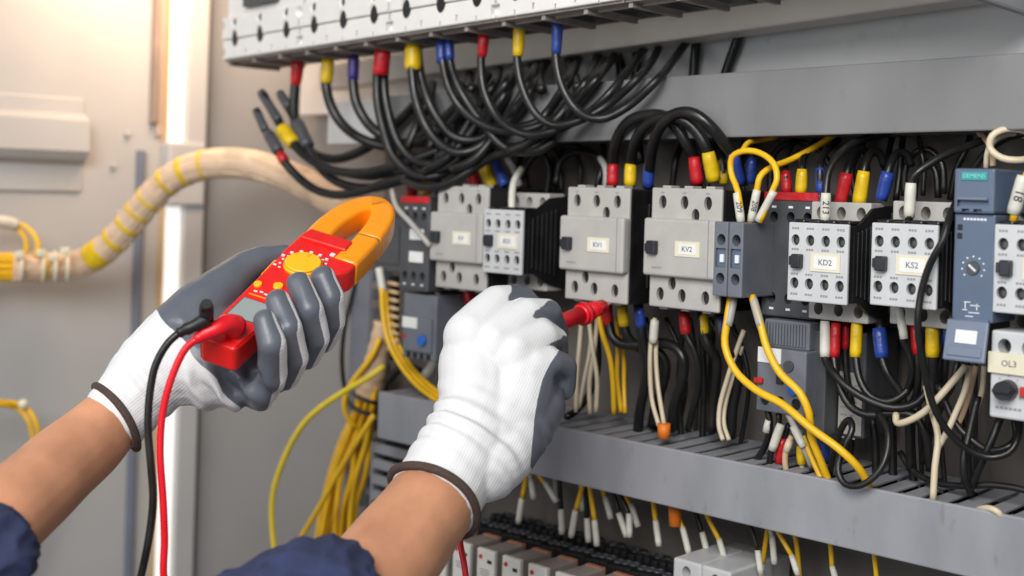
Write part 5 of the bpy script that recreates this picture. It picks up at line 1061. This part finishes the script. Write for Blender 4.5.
# dial
dc = (3.0 * mm, 106 * mm)
d = MB().cyl((dc[0], dc[1], 0), (dc[0], dc[1], 0.0036), 0.0142, 0.0136, 44); d.cyl((dc[0], dc[1], 0.0036), (dc[0], dc[1], 0.0050), 0.0136, 0.0120, 44)
dl = raw(d, 'dial', 'meter_yellow')
raw(MB().box(dc[0] - .0010, dc[0] + .0010, dc[1] + .0065, dc[1] + .0105, .0048, .0053, .0002), 'dial_pointer', 'meter_orange', dl)
pr = MB()
for k in range(14):
    a = math.radians(-125 + 250 * k / 13); c = (dc[0] + math.sin(a) * .0166, dc[1] + math.cos(a) * .0166)
    pr.box(c[0] - .0009, c[0] + .0009, c[1] - .0006, c[1] + .0006, .0003, .0010)
for k in range(12):
    a = math.radians(-115 + 230 * k / 11); c = (dc[0] + math.sin(a) * .0196, dc[1] + math.cos(a) * .0196)
    if abs(c[0]) < .0165: pr.box(c[0] - .0014, c[0] + .0010, c[1] - .0008, c[1] + .0008, .0000, .0010)
raw(pr, 'dial_markings', 'print_white'); pr = MB()
for x, y in ((-9, 62), (-5, 63), (-1, 62), (3, 62)): pr.box(x * mm - .0013, x * mm + .0013, y * mm - .0007, y * mm + .0007, .0003, .0010)
raw(pr, 'button_markings', 'print_white')
raw(MB().box(12 * mm, 15.5 * mm, 128.5 * mm, 132 * mm, -.0002, .0012, .0004), 'led_window', 'print_white')
for x, y, r in ((-11.5, 69, 3.0), (1.5, 74, 3.6)):
    raw(MB().cyl((x * mm, y * mm, 0), (x * mm, y * mm, .0028), r * mm, r * mm * .9, 22), 'button', 'meter_yellow')
raw(MB().box(-11.5 * mm, 6 * mm, 57 * mm, 58.2 * mm, .0005, .0011, .0002), 'stripe', 'meter_orange')
raw(MB().prism(poly([(-20.0, 86), (-17, 84), (-17, 112), (-21.5, 108)]), -0.014, -0.002, 0.002), 'trigger', 'meter_orange')
# jaw: a rounded bar bent into a loop, split at the tip
def jaw(path_, name):
    cv = smooth_curve([Vector((x * mm, y * mm, -.0095)) for x, y in path_], .003); b = bmesh.new(); rings = []
    k = len(cv)
    for i, p in enumerate(cv):
        t = (cv[min(i + 1, k - 1)] - cv[max(i - 1, 0)]).normalized(); s = t.cross(Vector((0, 0, 1)))
        hw, hh = .0096, .0105; prof = []
        for cxs, cys in ((1, 1), (-1, 1), (-1, -1), (1, -1)):
            for q in range(4):
                a = {(1, 1): 0, (-1, 1): 90, (-1, -1): 180, (1, -1): 270}[(cxs, cys)] + 30 * q
                prof.append((cxs * (hw - .0036) + .0036 * math.cos(math.radians(a)), cys * (hh - .0036) + .0036 * math.sin(math.radians(a))))
        rings.append([b.verts.new(p + s * u + Vector((0, 0, v))) for u, v in prof])
    m_ = len(rings[0])
    for i in range(k - 1):
        for j in range(m_): b.faces.new((rings[i][j], rings[i][(j + 1) % m_], rings[i + 1][(j + 1) % m_], rings[i + 1][j]))
    b.faces.new(rings[0][::-1]); b.faces.new(rings[-1]); bmesh.ops.recalc_face_normals(b, faces=b.faces)
    q = MB(); q._merge(b, True); return raw(q, name, 'meter_orange')
jaw([(-9.5, 146), (-10.8, 165), (-9.6, 187), (-4.2, 207), (5.2, 217), (13.8, 212), (20.0, 198), (23, 180), (24, 168)], 'fixed_jaw')
jaw([(24, 167.4), (24.6, 152), (24.5, 128)], 'moving_jaw')
# leads
def lead(name, label, m, plug, cab, extra=None):
    root = thing(name, label, 'test lead', K(*cab[0]))
    return root
BL = thing('test_lead', 'black test lead plugged into the near end of the clamp meter', 'test lead', K(207, 314, .775))
c0, c1 = K(206.5, 321, .792), K(206.5, 307, .778)
MB().cyl(c0, c1, .0046, .0046, 18).cyl(c1, c1 + (c1 - c0) * .25, .0046, .0034, 18).build('plug', 'black_plastic', BL)
e = smooth_curve([K(208, 318, .786), K(198, 324, .785), (K(187, 329, .784)), K(179, 333, .784)], .002); k = len(e)
MB().tube(e, [.0050 * (1 - .45 * i / k) + (.0006 if (i % 3 == 0 and i > k * .35) else 0) for i in range(k)], 14).build('strain_relief', 'black_plastic', BL)
MB().tube(smooth_curve([K(180, 332, .784), K(168, 343, .782), K(156, 364, .78), (K(150, 392, .778)), K(148, 428, .776), K(151, 466, .775), K(153, 500, .774), K(149, 537, .772), K(140, 580, .77), K(132, 610, .77)], .004), .00245, 10).build('cable', 'cable_black', BL)
RD = thing('test_lead', 'red test lead from the clamp meter to the red probe in the right hand', 'test lead', K(222, 325, .79))
c0, c1 = K(236, 324, .806), K(229, 317, .795)
e = smooth_curve([K(235, 327, .806), K(226, 324, .796), K(216, 329, .79), K(205, 334, .788), K(195, 340, .786)], .002); k = len(e)
MB().tube(e, [.0082 * (1 - .62 * (i / k) ** .9) + (.0005 if (i % 4 == 0 and i > k * .5) else 0) for i in range(k)], 16).build('plug', 'lead_red', RD)
MB().tube(smooth_curve([K(198, 338, .786), K(186, 348, .785), K(173, 374, .783), K(163, 410, .782), K(160, 450, .78), K(163, 500, .778), K(164.5, 540, .777), K(164, 580, .776), K(190, 700, .78), K(320, 760, .80), (K(440, 700, .84)), K(467, 610, .872), K(465, 570, .88), K(460, 540, .89), (K(462, 490, .92)), K(492, 420, .935), K(525, 352, .938)], .004), .00235, 10).build('cable', 'lead_red', RD)
tip = P(613.5, 302.5, -.108); hb = K(541, 330, .935); dv = (tip - hb); 
def al(px_t): return hb + dv * px_t
pb_ = MB(); pb_.cyl(al(-.25), al(.55), .0068, .0066, 24)
pb_.cyl(al(.52), al(.545), .0068, .0092, 24); pb_.cyl(al(.545), al(.60), .0092, .0092, 24); pb_.cyl(al(.60), al(.63), .0092, .0070, 24)
pb_.cyl(al(.63), al(.84), .0068, .0058, 24); pb_.cyl(al(.84), al(.875), .0058, .0040, 24)
for v in (.645, .675): pb_.cyl(al(v), al(v + .010), .0071, .0071, 24)
ph = pb_.build('probe_handle', 'lead_red', RD)
MB().cyl(al(.83), al(1.03), .0012, .0009, 12).build('probe_tip', 'steel', ph)

# ================================================================== PERSON
def organic(name, chains, m, parent, voxel=.0011, smooth=8, attr=None, disp=None, rib=None):
    """one continuous skin over chains of (x, y, distance, radius in px, g)"""
    b = bmesh.new(); segs = []
    for ch in chains:
        pts = [(K(c[0], c[1], c[2]), c[3] * c[2] / FPX, c[4] if len(c) > 4 else 0.0) for c in ch]
        for (p, r, g), (q, s, h) in zip(pts, pts[1:]):
            t = bmesh.new()
            for c_, rr in ((p, r), (q, s)):
                bmesh.ops.create_icosphere(t, subdivisions=3, radius=rr, matrix=Matrix.Translation(c_))
            bmesh.ops.convex_hull(t, input=t.verts)
            for v in [v for v in t.verts if not v.link_faces]: t.verts.remove(v)
            me = bpy.data.meshes.new('t'); t.to_mesh(me); t.free(); b.from_mesh(me); bpy.data.meshes.remove(me)
            segs.append((np.array(p), np.array(q), r, s, g, h))
    me = bpy.data.meshes.new(name); b.to_mesh(me); b.free()
    o = bpy.data.objects.new(name, me); COL.objects.link(o)
    md = o.modifiers.new('r', 'REMESH'); md.mode = 'VOXEL'; md.voxel_size = voxel; md.adaptivity = 0
    ms = o.modifiers.new('s', 'SMOOTH'); ms.factor = 0.5; ms.iterations = smooth
    bpy.context.view_layer.update(); dg = bpy.context.evaluated_depsgraph_get()
    new = bpy.data.meshes.new_from_object(o.evaluated_get(dg)); o.modifiers.clear(); o.data = new; bpy.data.meshes.remove(me); new.name = name
    n = len(new.vertices); co_ = np.empty(n * 3); new.vertices.foreach_get('co', co_); co_ = co_.reshape(-1, 3)
    no = np.empty(n * 3); new.vertices.foreach_get('normal', no); no = no.reshape(-1, 3)
    if disp is not None:
        co_ = co_ + no * disp(co_, no)[:, None]; new.vertices.foreach_set('co', co_.ravel()); new.update()
    if attr is not None:
        num = np.zeros(n); den = np.zeros(n)
        for p, q, r, s, g, h in segs:
            d = q - p; t = np.clip(((co_ - p) @ d) / (d @ d), 0, 1)
            dist = np.linalg.norm(co_ - p - t[:, None] * d, axis=1) - (r + (s - r) * t)
            w = np.exp(-np.clip(dist, -.01, .05) / .0016); num += w * (g + (h - g) * t); den += w
        val = attr(co_, no, num / den)
        a = new.attributes.new('coat', 'FLOAT', 'POINT'); a.data.foreach_set('value', val.astype(np.float32))
        if rib is not None:
            a = new.attributes.new('rib', 'FLOAT', 'POINT'); a.data.foreach_set('value', (co_ @ rib * (2 * math.pi / .0019)).astype(np.float32))
    for p in new.polygons: p.use_smooth = True
    new.materials.clear(); new.materials.append(M[m])
    o.parent = parent; off = ORI_of(parent)
    co_ = co_ - np.array(off); new.vertices.foreach_set('co', co_.ravel()); new.update()
    return o
aF, aR, aU = np.array(F), np.array(xr), np.array(yu)
def pix(co_):
    d = co_ - np.array(CAM); z = d @ aF; return PX + FPX * (d @ aR) / z, PY - FPX * (d @ aU) / z
def nz3(co_, sc, seed=0):
    return np.array([noise.noise(Vector(c) * sc + Vector((seed, 0, 0))) for c in co_])
WORKER = thing('person', 'electrician in navy sleeves and white grey gloves holding a clamp meter and a red probe', 'person', K(250, 620, .75))

# ---- left hand
dorsal = aR * .80 - aU * .20 + aF * .56; dorsal /= np.linalg.norm(dorsal)
axA, axB = np.array(K(128, 405, .85)), np.array(K(215, 335, .87)); ax = (axB - axA); ax /= np.linalg.norm(ax); bp0 = np.array(K(189, 350, .868))
wr0 = np.array(K(112, 420, .85))
def coat_left(c, n, g):
    pl = ((c - bp0) @ ax) / .012 + 0.10 * np.sin((c @ np.array(aU)) * 260)
    fin = (.27 - n @ dorsal) * 2.2
    return np.clip(np.where(g > .5, np.minimum(pl, fin), pl), -1, 1)
def disp_left(c, n):
    t = (c - wr0) @ ax; L_ = np.clip(1 - np.abs(t - .03) / .05, 0, 1)
    base = nz3(c, 70) * .0007
    fold = np.sin(t * 520 + nz3(c, 30, 5) * 4.0) * .0011 * L_ * np.clip(nz3(c, 26, 9) + .45, 0, 1)
    px, py = pix(c)
    ang = np.exp(-(((px - 228) / 42) ** 2 + ((py - 392) / 20) ** 2))
    crease = np.sin((px * .72 - py * .45) * .30 + nz3(c, 60, 2) * 2.0) * .0046 * ang
    return base + fold + crease
LH = [[(119, 414, .85, 36), (134, 397, .855, 38), (151, 376, .86, 42), (180, 350, .868, 46), (204, 342, .878, 46)],
      [(178, 360, .862, 44), (205, 366, .862, 42), (228, 374, .862, 36), (250, 380, .858, 29)],
      [(205, 340, .885, 44), (255, 335, .90, 38), (300, 318, .915, 30)],
      [(183, 334, .868, 37), (205, 307, .88, 30), (228, 284, .893, 22), (246, 268, .905, 17.5), (262, 260, .912, 14.5), (284, 255, .92, 10.5)],
      [(265, 321, .806, 12, 1), (272, 344, .803, 14.4, 1), (273, 374, .818, 15.0, 1), (261, 393, .838, 16.5, 1), (240, 384, .858, 21, .4)],
      [(278, 301, .828, 12.4, 1), (288, 328, .820, 14.4, 1), (295, 357, .833, 14.2, 1), (286, 377, .852, 14, 1), (262, 374, .872, 18, .4)],
      [(299, 284, .850, 12.8, 1), (310, 310, .842, 14.4, 1), (317, 337, .853, 13.6, 1), (307, 356, .875, 14, 1), (285, 352, .888, 18, .4)],
      [(323, 279, .868, 13.4, 1), (331, 299, .865, 13.8, 1), (333, 321, .874, 12.8, 1), (322, 340, .892, 14, 1), (300, 330, .905, 20, .4)]]
gl = organic('glove', LH, 'glove', WORKER, attr=coat_left, disp=disp_left, rib=np.cross(ax, aF) / np.linalg.norm(np.cross(ax, aF))); gl['label'] = 'glove on the left hand, grey coated palm and fingers round the meter'
organic('arm', [[(122, 410, .852, 31), (110, 421, .848, 33.5), (85, 445, .828, 37.5), (56, 470, .80, 41), (20, 502, .765, 44), (-20, 540, .73, 48)]], 'skin', WORKER, voxel=.0016, smooth=12, disp=lambda c, n: nz3(c, 28, 2) * .0012)
def band(center, axisdir, r, tr, name, par, tilt=(0, 0), asp=1.0):
    a = Vector(axisdir).normalized(); u = a.orthogonal().normalized(); v = a.cross(u)
    pts = [center + (u * math.cos(t) + v * math.sin(t)) * (r * (1 + .012 * math.sin(3 * t + 1))) + a * .0016 * math.sin(2 * t + .5) for t in [2 * math.pi * k / 56 for k in range(56)]]
    return MB().tube(pts, tr, 10, closed=True).build(name, 'cuff_brown', par)
cA = K(118, 415.5, .85); band(cA, K(162, 388, .860) - K(74, 446, .830), 37.5 * .85 / FPX, .0027, 'cuff', gl)
# ---- right hand
palmar = aR * .93 + aF * .33 - aU * .16; palmar /= np.linalg.norm(palmar)
palf = aR * .62 - aU * .62 - aF * .40; palf /= np.linalg.norm(palf)
def coat_right(c, n, g):
    px, py = pix(c); xb = np.interp(py, [335, 350, 365, 380, 400, 420, 465, 500], [566, 559, 549, 542, 537, 534, 530, 540])
    hand = np.maximum((px - xb) / 9.0, (n @ aF - .12) * 3)
    fin = g + n @ palf * .7 - .30
    return np.clip(np.where(py > 352, hand, np.where(py > 340, np.maximum(hand, fin), fin)), -1, 1)
rA, rB = np.array(K(440, 494, .83)), np.array(K(485, 400, .872)); rx = (rB - rA); rl0 = np.linalg.norm(rx); rx /= rl0
def disp_right(c, n):
    t = (c - rA) @ rx; px, py = pix(c)
    L_ = np.clip(1 - np.abs(t - .042) / .045, 0, 1)
    base = nz3(c, 45, 3) * .0005
    s = (py + (px - 470) * -.42)
    fold = np.sin(t * 430 + (c @ aR) * 90 + nz3(c, 28, 5) * 3.4) * .0017 * L_ * np.clip(nz3(c, 22, 9) + .5, 0, 1.2)
    kn = sum(np.exp(-(((px - a) / 9) ** 2 + ((py - b_) / 7) ** 2)) for a, b_ in ((470, 322), (496, 333), (520, 343), (541, 355))) * .0012
    tend = sum(np.exp(-(((px - (a + (py - b_) * sl)) / 5.5) ** 2)) * np.clip((py - b_) / 25, 0, 1) * np.clip(1 - (py - b_) / 75, 0, 1) for a, b_, sl in ((483, 330, .06), (508, 340, -.12), (531, 352, -.24))) * -.0010
    dent = -np.exp(-(((px - 562) / 6) ** 2 + ((py - 380) / 9) ** 2)) * .004
    return base + fold + kn + tend + dent
RH = [[(436, 497, .83, 47), (448, 474, .838, 46), (464, 448, .848, 45), (480, 412, .872, 43)],
      [(462, 450, .85, 42), (478, 410, .872, 41), (477, 366, .89, 39)], [(470, 452, .852, 43), (512, 412, .876, 42), (522, 378, .89, 41)],
      [(478, 368, .892, 38), (522, 380, .89, 40)],
      [(474, 338, .892, 31, -.6), (497, 305, .912, 20, .1), (520, 300, .926, 15.5, 1.2), (538, 316, .945, 13, 1.2)],
      [(494, 348, .888, 32, -.6), (528, 317, .906, 19.5, .12), (547, 314, .918, 15.5, .55), (556, 333, .935, 13, 1.2)],
      [(510, 358, .884, 30, -.6), (541, 338, .898, 19, -.25), (555, 340, .910, 13.5, .0), (557, 360, .922, 12, .9)],
      [(521, 378, .88, 30, 0), (548, 366, .885, 19, .35), (564, 367, .893, 13.5, .8), (563, 388, .902, 13, 1.2)],
      [(516, 412, .880, 42, 0), (541, 396, .888, 24, .6)], [(506, 440, .862, 38, 0), (541, 406, .882, 25, .5)], [(484, 462, .848, 40, 0), (499, 452, .856, 37), (522, 428, .87, 32, .35)],
      [(470, 400, .915, 22), (500, 362, .945, 15), (536, 340, .952, 12)]]
gr = organic('glove', RH, 'glove', WORKER, attr=coat_right, disp=disp_right, smooth=16, rib=np.cross(rx, aF) / np.linalg.norm(np.cross(rx, aF))); gr['label'] = 'glove on the right hand, white knitted back towards the viewer'
organic('arm', [[(450, 474, .842, 41), (432, 502, .826, 45), (410, 532, .80, 48), (384, 566, .77, 51), (350, 606, .735, 55)]], 'skin', WORKER, voxel=.0018, smooth=12, disp=lambda c, n: nz3(c, 28, 6) * .0014)
cB = K(434, 499, .828); band(cB, K(464, 448, .85) - K(404, 538, .795), 49.0 * .828 / FPX, .0030, 'cuff', gr)
# ---- sleeves
def disp_sleeve(sd):
    def f(c, n):
        return nz3(c, 34, sd) * .0050 + (1 - np.abs(nz3(c * np.array([1, 1, 1.8]), 52, sd + 4)) * 2.4) * .0030 - .002
    return f
organic('sleeve', [[(326, 604, .70, 63), (284, 619, .70, 70), (238, 647, .695, 74), (180, 700, .68, 80)]], 'navy_cloth', WORKER, voxel=.0016, smooth=5, disp=disp_sleeve(1))
organic('sleeve', [[(35, 541, .715, 10), (-6, 552, .70, 46), (-60, 610, .68, 58)]], 'navy_cloth', WORKER, voxel=.0016, smooth=5, disp=disp_sleeve(7))
